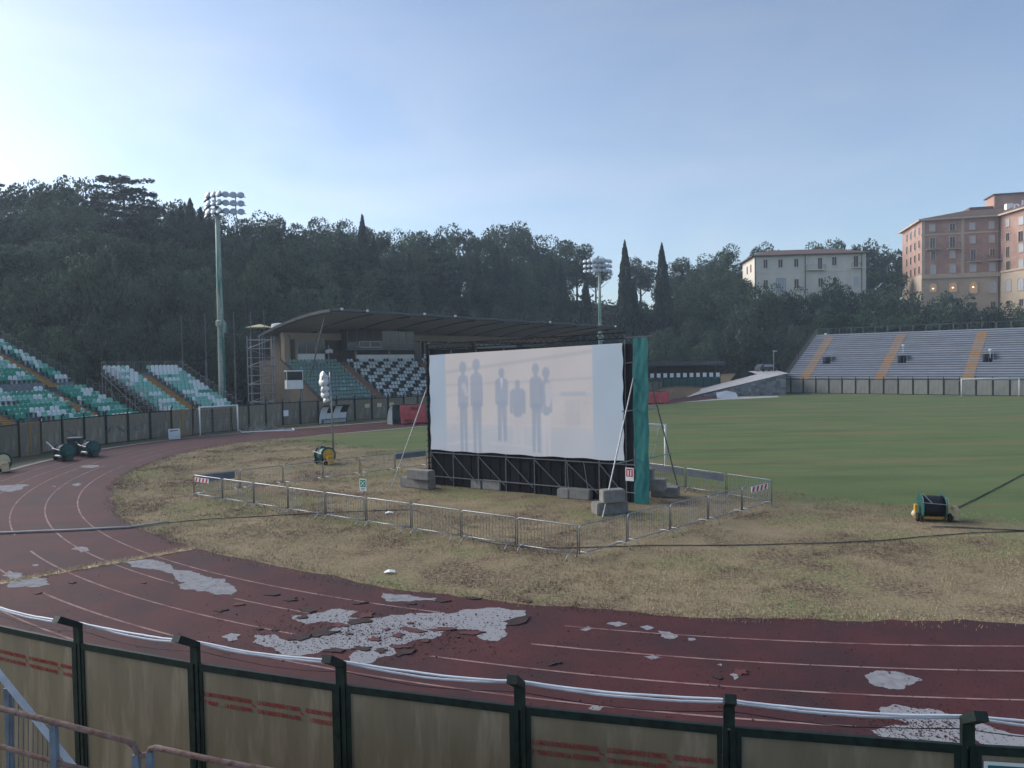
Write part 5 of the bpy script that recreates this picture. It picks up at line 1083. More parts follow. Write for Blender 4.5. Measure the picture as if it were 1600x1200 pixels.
M4 = Matrix.Translation(w0) @ Matrix.Rotation(rzw, 4, 'Z')
a = MB(); a.add([M4 @ Vector(v) for v in ((-3, -.4, .008), (-1, .0, .01), (LW, 0, ztop + .012), (LW + 3, 4, ztop + .012), (LW + 10, 22, ztop + .2), (LW + 4, 22, ztop + .2), (LW - 2, 5.2, ztop - .02), (-1.5, 5.2, .02))], [(0, 1, 7), (1, 2, 6, 7), (2, 3, 4, 5, 6)]); a.build('ramp_road', M['road'], kind='structure')
a = MB(); a.add([tuple(G(px, py, .009)) for px, py in ((1045, 630), (1120, 625), (1216, 620.5), (1216, 618.5), (1130, 621), (1085, 621), (1050, 627))], [tuple(range(7))]); a.build('gravel_path', M['road'], kind='structure')
a = MB(); a.add([(-1.6, -.5, .0), (1.5, -.7, .0), (1.7, .6, 0), (-1.3, .7, 0), (-1.75, -.3, .85), (-.2, -.55, 1.15), (1.2, -.5, .8), (1.5, .4, .5), (-.4, .5, .95), (-1.4, .5, .75)], [(0, 1, 6, 5), (0, 5, 4), (1, 2, 7, 6), (2, 3, 8, 7), (3, 9, 8), (3, 0, 4, 9), (4, 5, 8, 9), (5, 6, 7, 8)]); g_ = G(1136, 622); a.build('tarpaulin_heap', M['goalw'], None, loc=(g_.x, g_.y, .01), label='white tarpaulin heap at the foot of the stone wall', cat='tarpaulin')
cp = AT(1197, 582, 138); CR = empty('parked_car', (cp.x, cp.y, ztop + .12), R(20), label='small dark car parked at the top of the pale ramp', cat='car')
MB().vprism([(-2, .25), (2, .25), (2, .75), (1.4, .85), (.8, 1.4), (-1.2, 1.42), (-1.9, .9)], -.8, .8).build('body', mat('car_paint', (.05, .055, .065), rough=.3, spec=.6), CR)
for x in (-1.25, 1.25):
    for y in (-.82, .72): MB().lathe([(.3, 0), (.32, .05), (.3, .1)], 12, (x, y, .32), 'y').build('wheel', M['tyre'], CR)
MB().vprism([(-1.1, .92), (1.0, .92), (.72, 1.33), (-1.1, 1.35)], -.815, -.80).build('side_window', M['winpale'], CR)
p = AT(1209, 584, 136); z1 = AT(1209, 549, 136).z; LP = empty('street_lamp', (p.x, 136, ztop + .1), 0, label='grey street lamp beside the ramp left of the bench terrace', cat='lamp'); MB().tube([(0, 0, 0), (0, 0, z1 - ztop - .1)], .07, 6).build('pole', M['steel'], LP); MB().box((.25, 0, z1 - ztop - .05), (.7, .3, .16)).build('lamp_head', M['lampglass'], LP)

# ------------------------------------------------------------------ foreground handrails and terrace edge
MB().bb(-9, 1.5, -2, 6.55, 1.9, 2.2).bb(-9, 1.5, -2, 5.3, 0, 1.9).build('terrace_floor', M['concrete'], kind='structure')
HR = empty('handrail', (AT(84, 1150, 6).x, 6, 2.2), 0, label='rusty brown handrail on blue-grey posts at the lower left', cat='handrail')
def hp(px, py, Y): return AT(px, py, Y) - HR.location
MB().tube([hp(-60, 1090, 6.3), hp(0, 1107, 6.2), hp(100, 1132, 6.1), hp(200, 1158, 6.0), hp(209, 1165, 6.0), hp(215, 1178, 6.0), hp(222, 1180, 6.0), hp(230, 1179, 6.0), hp(235, 1170, 6.0), hp(243, 1168, 6.0), hp(330, 1187, 5.9), hp(440, 1207, 5.85), hp(600, 1240, 5.8)], .024, 10).build('top_rail', M['rust'], HR, True)
MB().tube([hp(-60, 1148, 6.3), hp(0, 1166, 6.2), hp(84, 1190, 6.12), hp(200, 1220, 6.0)], .020, 8).build('lower_rail', M['rust'], HR, True)
for px, py, Y in ((84, 1132, 6.12), (213, 1178, 6.0), (234, 1174, 6.0)):
    q_ = hp(px, py, Y); MB().box((q_.x, q_.y, q_.z / 2), (.05, .05, q_.z)).build('post', M['bluegrey'], HR)
GB = empty('leaning_gate', (AT(40, 1150, 6.5).x, 6.5, 2.2), 0, label='grey barred gate with a pale diagonal flat bar at the lower left corner', cat='gate')
def gp_(px, py, Y=6.45): return AT(px, py, Y) - GB.location
a0_, a1_ = gp_(-30, 1018), gp_(125, 1212); d_ = (a1_ - a0_).normalized(); s_ = Vector((d_.z, 0, -d_.x)) * .030
MB().add([a0_ + s_, a1_ + s_, a1_ - s_, a0_ - s_] + [v + Vector((0, .012, 0)) for v in (a0_ + s_, a1_ + s_, a1_ - s_, a0_ - s_)], [(3, 2, 1, 0), (4, 5, 6, 7), (0, 1, 5, 4), (1, 2, 6, 5), (2, 3, 7, 6), (3, 0, 4, 7)]).build('diagonal_bar', M['whitebar'], GB)
for k in range(12): q_ = gp_(14 + k * 7.5, 1080 + k * 9.0, 6.5); b_ = gp_(14 + k * 7.5, 1240, 6.5); MB().tube([q_, b_], .006, 4).build('bar', M['dsteel'], GB)
q_ = gp_(12, 1075, 6.52); MB().box((q_.x, q_.y, q_.z - .45), (.06, .03, .9)).build('gate_stile', M['bluegrey'], GB)

# ------------------------------------------------------------------ buildings on the hill
def box_px(E, x0, y0, x1, y1, b=0.0):
    xm, ym = (x0 + x1) / 2, (y0 + y1) / 2; return on(E, x0, ym, b)[0], on(E, x1, ym, b)[0], on(E, xm, y1, b)[1], on(E, xm, y0, b)[1]
def window(T, E, bx, pane, surround, arch=False, b=0.0, sill=True, fr=.14):
    a0, a1, z0, z1 = box_px(E, *bx, b); w_ = a1 - a0
    if arch:
        n = 10; r_ = w_ / 2; inn = [(a0, z0), (a1, z0)] + [(a0 + r_ + r_ * math.cos(math.pi * k / n), z1 - r_ + r_ * math.sin(math.pi * k / n)) for k in range(n + 1)]; o_ = r_ + fr
        ring = [(a0 + r_ + o_ * math.cos(math.pi * k / n), z1 - r_ + o_ * math.sin(math.pi * k / n)) for k in range(n + 1)]
        a = MB()
        inr = [(a0 + r_ + r_ * math.cos(math.pi * k / n), z1 - r_ + r_ * math.sin(math.pi * k / n)) for k in range(n + 1)]
        for k in range(n): a.vprism([inr[k], ring[k], ring[k + 1], inr[k + 1]], b - .12, b - .003)
        a.bb(a0 - fr, a0, b - .12, b - .003, z0, z1 - r_).bb(a1, a1 + fr, b - .12, b - .003, z0, z1 - r_).bb(a0 - fr, a1 + fr, b - .16, b - .003, z0 - .15, z0); W = a.build('window', surround, T); MB().vprism(inn, b - .05, b - .004).build('pane', pane, W)
        MB().bb(a0 + r_ - .04, a0 + r_ + .04, b - .07, b - .052, z0, z1).bb(a0, a1, b - .07, b - .052, z1 - r_ - .04, z1 - r_ + .04).build('glazing_bar', surround, W); return W
    a = MB(); a.bb(a0 - fr, a0, b - .10, b - .003, z0, z1).bb(a1, a1 + fr, b - .10, b - .003, z0, z1).bb(a0 - fr, a1 + fr, b - .12, b - .003, z1, z1 + fr)
    if sill: a.bb(a0 - fr * 1.4, a1 + fr * 1.4, b - .18, b - .003, z0 - .10, z0)
    W = a.build('window', surround, T); MB().bb(a0, a1, b - .04, b - .004, z0, z1).build('pane', pane, W)
    if w_ > .9: MB().bb((a0 + a1) / 2 - .04, (a0 + a1) / 2 + .04, b - .06, b - .042, z0, z1).build('glazing_bar', surround, W)
    return W
def balcony(T, E, bx, b=0.0, dep=1.0, slabm=None):
    a0, a1, z0, z1 = box_px(E, *bx, b); B = MB().bb(a0, a1, b - dep, b - .005, z0, z0 + .22).build('balcony', slabm or M['stone'], T); a = MB()
    for p0, p1 in (((a0, b - dep), (a1, b - dep)), ((a0, b - dep), (a0, b - .02)), ((a1, b - dep), (a1, b - .02))):
        a.tube([(*p0, z1), (*p1, z1)], .03, 4); n = max(2, int((Vector(p1) - Vector(p0)).length / .18))
        for k in range(n + 1): f = k / n; x, y = p0[0] + (p1[0] - p0[0]) * f, p0[1] + (p1[1] - p0[1]) * f; a.tube([(x, y, z0 + .22), (x, y, z1)], .012, 3, cap=False)
    a.build('balustrade', M['dsteel'], B)
# white convent-like building
WB0 = Vector((59.3, 180, 0)); WB1 = Vector((85.2, 177.6, 0)); aw = math.atan2(WB1.y - WB0.y, WB1.x - WB0.x); EW = (WB0, aw); LWB = (WB1 - WB0).length
WB = empty('white_building', WB0, aw, label='long cream two-storey building with brown shutters among the trees', cat='building')
zb, ze = 12.0, 30.5; DW = 13.0
MB().bb(0, LWB, 0, DW, zb, ze).build('wall', M['bwhite'], WB)
rf = MB(); o_ = .8; rf.add([(-o_, -o_, ze + .01), (LWB + o_, -o_, ze + .01), (LWB + o_, DW + o_, ze + .01), (-o_, DW + o_, ze + .01), (-o_, -o_, ze + .25), (LWB + o_, -o_, ze + .25), (LWB + o_, DW + o_, ze + .25), (-o_, DW + o_, ze + .25), (5, DW / 2, ze + 2.3), (LWB - 5, DW / 2, ze + 2.3)], [(3, 2, 1, 0), (0, 1, 5, 4), (1, 2, 6, 5), (2, 3, 7, 6), (3, 0, 4, 7), (4, 5, 9, 8), (5, 6, 9), (6, 7, 8, 9), (7, 4, 8)]); rf.build('roof', M['rooftile'], WB)
def W6(x0, y0, x1, y1): return 1140 + x0 / 6.667, 370 + y0 / 6.667, 1140 + x1 / 6.667, 370 + y1 / 6.667
for bx in ((353, 240, 393, 325), (508, 238, 550, 320), (673, 232, 714, 313), (1068, 212, 1112, 297), (355, 453, 397, 545), (675, 442, 718, 533), (925, 432, 968, 520), (1075, 428, 1112, 505)): window(WB, EW, W6(*bx), M['shutter'], M['bwhite'], fr=.10)
for bx in ((920, 220, 962, 335), (1293, 200, 1337, 318)): window(WB, EW, W6(*bx), M['shutter'], M['bwhite'], sill=False, fr=.10)
window(WB, EW, W6(1293, 415, 1337, 505), M['winpale'], M['bwhite'], fr=.10)
window(WB, EW, W6(487, 435, 580, 575), M['winpale'], M['dsteel'], fr=.08); a = MB()
for c in (510, 533, 557): x = on(EW, 1140 + c / 6.667, 445, 0)[0]; a.bb(x - .05, x + .05, -.075, -.045, on(EW, 1220, 456, 0)[1], on(EW, 1220, 436, 0)[1])
a.build('glazing_bars', M['dsteel'], WB)
balcony(WB, EW, W6(795, 298, 990, 352), 0, 1.1, M['bwhite']); balcony(WB, EW, W6(1270, 278, 1365, 328), 0, 1.0, M['bwhite'])
for c in (268, 787, 1375): x = on(EW, 1140 + c / 6.667, 430, 0)[0]; MB().tube([(x, -.12, zb), (x, -.12, ze)], .09, 6).build('downpipe', M['shutter'], WB)
z = on(EW, 1250, 425, 0)[1]; MB().bb(-.05, LWB + .05, -.06, -.004, z - .08, z + .08).build('string_course', M['bwhite'], WB)
for k, (y, zz_) in enumerate(((3.2, 27.2), (7.2, 27.2), (3.2, 22.5), (7.2, 22.5))): MB().bb(-.06, -.004, y, y + 1.1, zz_, zz_ + 1.9).build('side_window', M['shutter'], WB)
# pink brick hotel
H0 = Vector((105.4, 190, 0)); H1 = Vector((122.6, 185.6, 0)); ah = math.atan2(H1.y - H0.y, H1.x - H0.x); EH = (H0, ah); LH = (H1 - H0).length
HT = empty('brick_hotel', H0, ah, label='tall pink brick hotel with stone corners, balconies and arched windows', cat='building')
zb, zbelt, ze = 8.0, on(EH, 1470, 428, 0)[1], on(EH, 1500, 342, 0)[1]
Hinv = (Matrix.Translation(H0) @ Matrix.Rotation(ah, 4, 'Z')).inverted()
LB = Hinv @ Vector((110.0, 208, 0)); wing_end = Hinv @ Vector((122.6, 163, 0))
MB().prism([(0, 0), (LH, 0), (wing_end.x, wing_end.y), (wing_end.x + 22, wing_end.y + 6), (LH + 24, LB.y), (LB.x, LB.y)], zbelt, ze).build('brick_wall', M['brick'], HT)
MB().prism([(-.06, -.06), (LH - .06, -.06), (wing_end.x - .06, wing_end.y - .06), (wing_end.x + 22, wing_end.y + 5.9), (LH + 24, LB.y + .06), (LB.x - .06, LB.y + .06)], zb, zbelt - .004).build('stone_base', M['stone'], HT)
o_ = .95
def off(poly, d): 
    c = sum((Vector(p_) for p_ in poly), Vector((0, 0))) / len(poly); return [tuple(Vector(p_) + (Vector(p_) - c).normalized() * d) for p_ in poly]
hp_ = [(0, 0), (LH, 0), (wing_end.x, wing_end.y), (wing_end.x + 22, wing_end.y + 6), (LH + 24, LB.y), (LB.x, LB.y)]
eav = [(-.9, -.9), (LH - .9, -.9), (wing_end.x - .9, wing_end.y - .9), (wing_end.x + 23, wing_end.y + 5), (LH + 25, LB.y + 1), (LB.x - .9, LB.y + .9)]
MB().prism(eav, ze + .004, ze + .35).build('eaves', M['stone'], HT)
cr_ = Vector((LH + 8, LB.y * .5)); top = [tuple(Vector(p_).lerp(cr_, .45)) for p_ in eav]; a = MB(); n = 6; a.add([(*p_, ze + .36) for p_ in eav] + [(*p_, ze + 2.6) for p_ in top], [(i, (i + 1) % n, n + (i + 1) % n, n + i) for i in range(n)] + [tuple(range(n, 2 * n))]); a.build('roof', M['rooftile'], HT)
def H7(x0, y0, x1, y1): return 1380 + x0 / 5.4545, 290 + y0 / 5.4545, 1380 + x1 / 5.4545, 290 + y1 / 5.4545
for x0_, x1_ in ((320, 355), (665, 690)): a0, a1, z0, z1 = box_px(EH, *H7(x0_, 315, x1_, 760)); MB().bb(max(a0, .003), a1, -.09, -.003, zbelt, ze).build('stone_pilaster', M['stone'], HT)
for y0_, y1_, d_ in ((398, 412, .10), (752, 795, .45)): a0, a1, z0, z1 = box_px(EH, *H7(340, y0_, 1000, y1_)); MB().bb(-.1, LH - .1, -d_, -.004, z0 + (.3 if d_ > .2 else 0), z1).build('string_course', M['stone'], HT)
pm = [M['winpale'], M['winpale'], M['windark']]; rr = random.Random(11)
for row in ([(398, 333, 438, 390), (568, 325, 610, 383), (738, 318, 778, 375), (902, 308, 942, 368)], [(400, 445, 440, 532), (568, 437, 610, 524), (742, 432, 782, 492), (908, 425, 946, 485)], [(408, 560, 442, 627), (570, 552, 610, 618), (748, 545, 786, 632), (912, 538, 950, 600)], [(405, 680, 445, 755), (572, 672, 614, 742), (740, 667, 788, 733), (908, 660, 952, 728)]):
    for bx in row: window(HT, EH, H7(*bx), rr.choice(pm), M['stone'], fr=.18)
lit = bpy.data.materials.new('lit_arched_window'); lit.use_nodes = True; b = lit.node_tree.nodes['Principled BSDF']; b.inputs['Base Color'].default_value = (.25, .16, .10, 1); b.inputs['Emission Color'].default_value = (1, .62, .32, 1); b.inputs['Emission Strength'].default_value = .06; b.inputs['Roughness'].default_value = .2
lampl = bpy.data.materials.new('lit_chandelier'); lampl.use_nodes = True; b = lampl.node_tree.nodes['Principled BSDF']; b.inputs['Emission Color'].default_value = (1, .75, .45, 1); b.inputs['Emission Strength'].default_value = 1.2
for k, bx in enumerate(((397, 833, 455, 905), (562, 825, 625, 905), (735, 820, 800, 915), (902, 813, 965, 912))):
    W = window(HT, EH, H7(*bx), lit if k < 3 else M['winpale'], M['stone'], arch=True, b=-.07, fr=.2)
    if k < 3: x, z = on(EH, 1380 + ((bx[0] + bx[2]) / 2) / 5.4545, 290 + (bx[1] + 45) / 5.4545, -.2); MB().lathe([(.05, -.12), (.22, -.05), (.22, .05), (.05, .12)], 8, (x, -.16, z)).build('ceiling_lamp', lampl, W)
for bx in ((752, 995, 790, 1050), (915, 990, 955, 1045)): window(HT, EH, H7(*bx), M['windark'], M['stone'], b=-.07)
for bx in ((362, 505, 487, 550), (540, 492, 655, 545), (713, 602, 830, 655), (882, 592, 1000, 640)): balcony(HT, EH, H7(*bx))
MB().tube([(LH - .35, -.2, zb), (LH - .35, -.2, ze)], .12, 6).build('downpipe', M['shutter'], HT)
# side wall windows and the projecting wing
las = Vector((LB.x, LB.y)).length; dl = Vector((LB.x, LB.y)).normalized()
def side_win(s, z, hgt=1.9, w_=.95): 
    p0 = dl * s; nrm_ = Vector((-dl.y, dl.x)); nrm_ = nrm_ if nrm_.x < 0 else -nrm_; rz = math.atan2(dl.y, dl.x); W = MB().box((p0.x + nrm_.x * .05, p0.y + nrm_.y * .05, z), (w_ + .3, .12, hgt + .3), rz).build('window', M['stone'], HT); MB().box((p0.x + nrm_.x * .08, p0.y + nrm_.y * .08, z), (w_, .12, hgt), rz).build('pane', M['windark'], W)
for r_ in range(4):
    for k in range(4): side_win(2.0 + k * 3.9, ze - 2.2 - r_ * 3.35)
wd = (Vector((wing_end.x, wing_end.y)) - Vector((LH, 0))); lw = wd.length; wd.normalize(); awg = ah + math.atan2(wd.y, wd.x); EWG = (H1, awg)
WGm = Matrix.Rotation(math.atan2(wd.y, wd.x), 4, 'Z'); wing = empty('brick_hotel_wing_frame', (LH, 0, 0), math.atan2(wd.y, wd.x)); wing.parent = HT; wing.name = 'wing_windows'
for bx in ((1048, 290, 1075, 350), (1155, 268, 1195, 333), (1050, 405, 1078, 468), (1155, 388, 1195, 478), (1050, 522, 1075, 612), (1158, 500, 1195, 565), (1050, 645, 1082, 718), (1158, 628, 1195, 700)):
    window(wing, EWG, H7(*bx), rr.choice(pm), M['stone'], fr=.18)
for bx in ((1048, 800, 1088, 900), (1148, 787, 1196, 890)): window(wing, EWG, H7(*bx), M['winpale'], M['stone'], arch=True, b=-.07, fr=.2)
for bx in ((1052, 982, 1082, 1035), (1162, 968, 1195, 1025), (1168, 1078, 1195, 1140)): window(wing, EWG, H7(*bx), M['windark'], M['stone'], b=-.07)
z0, z1 = zbelt - .5, zbelt; MB().bb(.5, lw, -.35, -.07, z0, z1).build('string_course', M['stone'], wing)
# roof storey, its plant and the rooftop letters
rb0, rb1 = on(EH, 1549, 320, 8)[0], on(EH, 1597, 320, 8)[0]; zr0, zr1 = ze + 2.0, on(EH, 1575, 306, 8)[1]
RS = MB().bb(rb0, rb1 + 3, 6, 12, zr0, zr1).build('roof_storey', M['brick'], HT); MB().bb(rb0 - .4, rb1 + 3.4, 5.6, 12.4, zr1 + .004, zr1 + .3).build('roof_slab', M['rooftile'], RS)
MB().bb(rb0 - 6, rb0 - .5, 5, 10, ze + 1.6, ze + 3.6).build('plant_room', M['rooftile'], HT); MB().bb(rb0 + 1.2, rb0 + 2.6, 1.5, 3, ze + 1.0, ze + 3.4).build('chimney', M['whitewall'], HT)
me = text_mesh('rooftop_letters', 'nH', 3.3, M['goalw']); P = Vector((122.9, 181.5, ze + .7)); link('rooftop_letters', me, HT, loc=Hinv @ P, rot=(R(90), 0, R(-20) - ah))

# ------------------------------------------------------------------ trees
def quads(C, N, size, rs, flat=0.0):
    """leaf cards at points C facing roughly N (random when flat is 0)"""
    n = len(C); r_ = rs.normal(0, 1, (n, 3)); d = N * flat + r_ * (1 - flat); d /= np.linalg.norm(d, axis=1)[:, None] + 1e-9
    a = np.cross(d, rs.normal(0, 1, (n, 3))); a /= np.linalg.norm(a, axis=1)[:, None] + 1e-9; b = np.cross(d, a)
    s = rs.uniform(.6, 1.25, n)[:, None] * size; k = rs.uniform(.45, .8, n)[:, None]
    V = np.stack([C - a * s * .5, C + b * s * .5 * k, C + a * s * .5, C - b * s * .5 * k], 1)
    return V
def crown_mesh(name, V, m):
    return np_mesh(name, V.reshape(-1, 3), np.arange(len(V) * 4).reshape(-1, 4), m)
def limbs(mb, rs, H_, spread, z0, n):
    for k in range(n):
        a = k * 2.4 + rs.uniform(-.4, .4); z = z0 + rs.uniform(0, H_ * .25); e = Vector((math.cos(a) * spread * rs.uniform(.5, .9), math.sin(a) * spread * rs.uniform(.5, .9), z + H_ * rs.uniform(.18, .42)))
        mb.tube([(0, 0, z), (e.x * .45, e.y * .45, z + (e.z - z) * .35), e], .1, 5, radii=[.16, .10, .03])
def make_broad(seed, H_, rad, zc, m, ncl, per, leaf, clr, squash=1.0):
    rs = np.random.default_rng(seed); mb = MB(); mb.tube([(0, 0, -1.2), (.1, .05, H_ * .25), (-.1, .1, H_ * .55), (0, 0, H_ * .8)], .3, 7, radii=[.40, .30, .2, .06]); limbs(mb, rs, H_, rad, H_ * .22, 7)
    V = []; cz = (zc + H_) / 2; hz_ = (H_ - zc) / 2
    for k in range(ncl):
        while True:
            p = rs.uniform(-1, 1, 3)
            if .30 < np.linalg.norm(p) < 1: break
        if p[2] < 0: p[:2] *= 1 - .25 * -p[2]
        c = np.array([p[0] * (rad - clr * .6), p[1] * (rad - clr * .6), cz + p[2] * (hz_ - clr * .5) * squash]); r_ = clr * rs.uniform(.6, 1.2)
        d = rs.normal(0, 1, (per, 3)); d /= np.linalg.norm(d, axis=1)[:, None]; q = d * (rs.uniform(.55, 1.08, per) ** .6)[:, None] * r_; q[:, 2] *= .72
        V.append(quads(c + q, d, leaf, rs, .35))
    V = np.concatenate(V); zmax = np.percentile(V[:, :, 2], 99.8); V[:, :, 2] = np.where(V[:, :, 2] > 0, V[:, :, 2] * H_ / zmax, V[:, :, 2])
    return mb.mesh('trunk', M['trunk']), crown_mesh('crown', V, m)
def make_cypress(seed, H_, rad):
    rs = np.random.default_rng(seed); mb = MB(); mb.tube([(0, 0, -1), (0, 0, H_ * .9)], .2, 6, radii=[.28, .04]); n = 5200
    t = rs.uniform(0, 1, n) ** .85; prof = np.minimum(1, (t / .12) ** .6) * (1 - np.clip((t - .35) / .65, 0, 1) ** 1.5) ** .8; a = rs.uniform(0, 6.283, n)
    bump_ = 1 + .16 * np.sin(a * 3 + t * 22) + .10 * np.sin(a * 5 - t * 37); r_ = rad * prof * bump_ * rs.uniform(.55, 1.06, n) ** .5
    C = np.stack([r_ * np.cos(a), r_ * np.sin(a), .4 + t * (H_ - .4)], 1); N = np.stack([np.cos(a), np.sin(a), np.full(n, .4)], 1); V = quads(C, N, .42, rs, .5)
    V[:, :, 2] = C[:, None, 2] + (V[:, :, 2] - C[:, None, 2]) * 1.9
    return mb.mesh('trunk', M['trunk']), crown_mesh('crown', V, M['cyp'])
def make_cedar(seed, H_, rad):
    rs = np.random.default_rng(seed); mb = MB(); mb.tube([(0, 0, -1), (.1, 0, H_ * .5), (0, 0, H_ * .93)], .3, 7, radii=[.45, .28, .06]); V = []; nl = 10
    for l in range(nl):
        z = H_ * (.22 + .74 * l / (nl - 1)); R_ = rad * (1 - .55 * (l / (nl - 1)) ** 1.6) * rs.uniform(.85, 1.1); nb_ = 7 if l < nl - 2 else 5
        for k in range(nb_):
            a = k * 6.283 / nb_ + rs.uniform(-.35, .35) + l * .7; L = R_ * rs.uniform(.6, 1.1); dz = rs.uniform(-.2, .9)
            e = Vector((math.cos(a) * L, math.sin(a) * L, z + dz)); mb.tube([(0, 0, z - .3), (e.x * .5, e.y * .5, z + dz * .7), e], .06, 4, radii=[.11, .07, .02])
            n = 150; t = rs.uniform(.18, 1.05, n); wd_ = (.25 + .20 * L * np.sin(np.clip(t, 0, 1) * 2.6)) * rs.normal(0, .55, n)
            C = np.stack([math.cos(a) * L * t - math.sin(a) * wd_, math.sin(a) * L * t + math.cos(a) * wd_, z + dz * np.minimum(t * 1.3, 1) + rs.normal(0, .13, n) - .12 * np.abs(wd_)], 1); N = np.tile([0, 0, 1.0], (n, 1)); V.append(quads(C, N, .5, rs, .62))
    return mb.mesh('trunk', M['trunk']), crown_mesh('crown', np.concatenate(V), M['ced'])
KIND = dict(
    oak=[(make_broad(s, 14, 5.6, 3.6, M['oak'], 30, 230, .50, 2.3), 14, 5.6) for s in (1, 2, 3, 4)],
    holm=[(make_broad(s, 10, 5.4, .3, M['holm'], 34, 200, .44, 1.9), 10, 5.4) for s in (11, 12, 13)],
    cypress=[(make_cypress(s, 16, 1.5), 16, 1.35) for s in (21, 22)],
    cedar=[(make_cedar(s, 17, 7.0), 17, 7.0) for s in (31, 32)])
TC = random.Random(17); tree_n = {}
def tree(kind, px, ptop, Y, width_px, label, group):
    """crown top at photo pixel (px, ptop) for a tree rooted on the terrain at distance Y; width_px: crown width as it shows in the photograph"""
    P = AT(px, ptop, Y); g = hz1(P.x, Y); h_ = max(3.0, P.z - g); (tm, cm), H0_, R0 = TC.choice(KIND[kind]); wd_ = width_px * Y / FPX / 2
    nm = {'oak': 'broadleaf_tree', 'holm': 'holm_oak', 'cypress': 'cypress_tree', 'cedar': 'cedar_tree'}[kind]
    E = empty(nm, (P.x, Y, g - .3), TC.uniform(0, 6.28), label=label, cat='tree', group=group); s = wd_ / R0; E.scale = (s, s, (h_ + .3) / H0_)
    link('trunk', tm, E); link('crown', cm, E); return E
def yf(px): return float(np.interp(px, [-60, 0, 100, 200, 300, 400, 500, 650, 800, 950, 1060, 1250], [80, 84, 90, 97, 104, 108, 116, 132, 150, 168, 172, 176]))
# skyline crowns, left to right
sky_l = [(-15, 285, 'cedar', 70), (45, 281, 'oak', 80), (92, 277, 'oak', 84), (130, 284, 'oak', 70), (192, 277, 'cedar', 150), (246, 306, 'oak', 70), (288, 318, 'oak', 60), (325, 330, 'oak', 62), (368, 335, 'oak', 60), (408, 334, 'oak', 66), (444, 338, 'oak', 60), (486, 343, 'oak', 66), (528, 344, 'oak', 64), (574, 356, 'oak', 60), (612, 358, 'oak', 58), (650, 361, 'oak', 58), (684, 357, 'oak', 56), (716, 351, 'oak', 62), (756, 360, 'oak', 56), (792, 349, 'oak', 68), (828, 357, 'oak', 58), (868, 370, 'oak', 62), (900, 378, 'oak', 52), (930, 402, 'oak', 46), (1000, 402, 'oak', 52), (1066, 402, 'oak', 56), (1102, 400, 'oak', 62), (1136, 384, 'oak', 62), (1192, 379, 'oak', 52), (1222, 393, 'oak', 46), (1274, 378, 'oak', 62), (1318, 374, 'oak', 66), (1352, 376, 'oak', 56), (1388, 384, 'oak', 56), (1420, 410, 'oak', 60)]
for i, (px, py, kd, wd_) in enumerate(sky_l):
    Y = yf(px) + 52 + (4 if i % 2 else -3) if px < 1050 else 214 + (i % 3) * 3
    tree(kd, px, py, Y, wd_ * 1.12, f'{ordn(i)} tree crown from the left along the skyline of the wooded hill', 'trees along the skyline')
# cypresses and cedars that stand out of the wood
cyps = [(268, 330, 430, 20, 36), (283, 322, 430, 20, 36), (297, 312, 430, 22, 34), (313, 326, 430, 20, 36), (328, 335, 430, 18, 36), (396, 376, 430, 18, 30), (566, 338, 440, 20, 34), (584, 372, 440, 20, 32), (745, 398, 480, 20, 24), (760, 404, 480, 16, 24), (776, 386, 480, 22, 26), (790, 400, 480, 18, 26), (861, 400, 490, 16, 24), (876, 415, 490, 16, 22), (915, 432, 500, 16, 16), (976, 379, 500, 21, 4), (990, 438, 505, 16, 6), (1034, 383, 510, 22, 4), (440, 385, 440, 16, 32), (640, 398, 460, 16, 26)]
for i, (px, py, _, wd_, dY) in enumerate(sorted(cyps)):
    big = {976: 'tall dark cypress just right of the distant floodlight mast', 1034: 'tallest dark cypress, second right of the distant floodlight mast', 566: 'pointed cypress whose tip breaks the skyline above the canopy'}
    tree('cypress', px, py, yf(px) + dY, wd_ * 1.15, big.get(px, f'{ordn(i)} slim dark cypress from the left on the wooded hill'), 'cypresses on the hill')
for px, py, wd_, dY, lb in ((205, 330, 140, 34, 'broad layered cedar below the skyline at the left'), (540, 386, 90, 22, 'layered cedar above the left half of the canopy'), (690, 402, 110, 20, 'layered cedar above the middle of the canopy'), (610, 420, 80, 20, 'small layered cedar between the two larger cedars'), (270, 360, 110, 30, 'layered cedar left of the tall floodlight mast')):
    tree('cedar', px, py, yf(px) + dY, wd_, lb, 'cedars on the hill')
# middle of the wood: crowns nothing tells apart
for k in range(38):
    px = -30 + k * 24.5 + TC.uniform(-10, 10); s = float(np.interp(px, [0, 200, 300, 560, 800, 960], [292, 300, 340, 358, 362, 400])); f = float(np.interp(px, [0, 150, 300, 430, 560, 700, 900, 960], [430, 392, 415, 430, 448, 475, 486, 490]))
    for lvl, dY in ((.32, 40), (.68, 24)):
        py = s + (f - s) * lvl + TC.uniform(-8, 10); tree('oak' if TC.random() < .75 else 'holm', px + lvl * 14, py, yf(px) + dY + TC.uniform(-3, 3), TC.uniform(58, 84) * 100 / yf(px) * 1.15, f'{ordn(k)} dark crown from the left in the {"upper" if lvl < .5 else "lower"} middle band of the wood', 'trees in the middle of the wood')
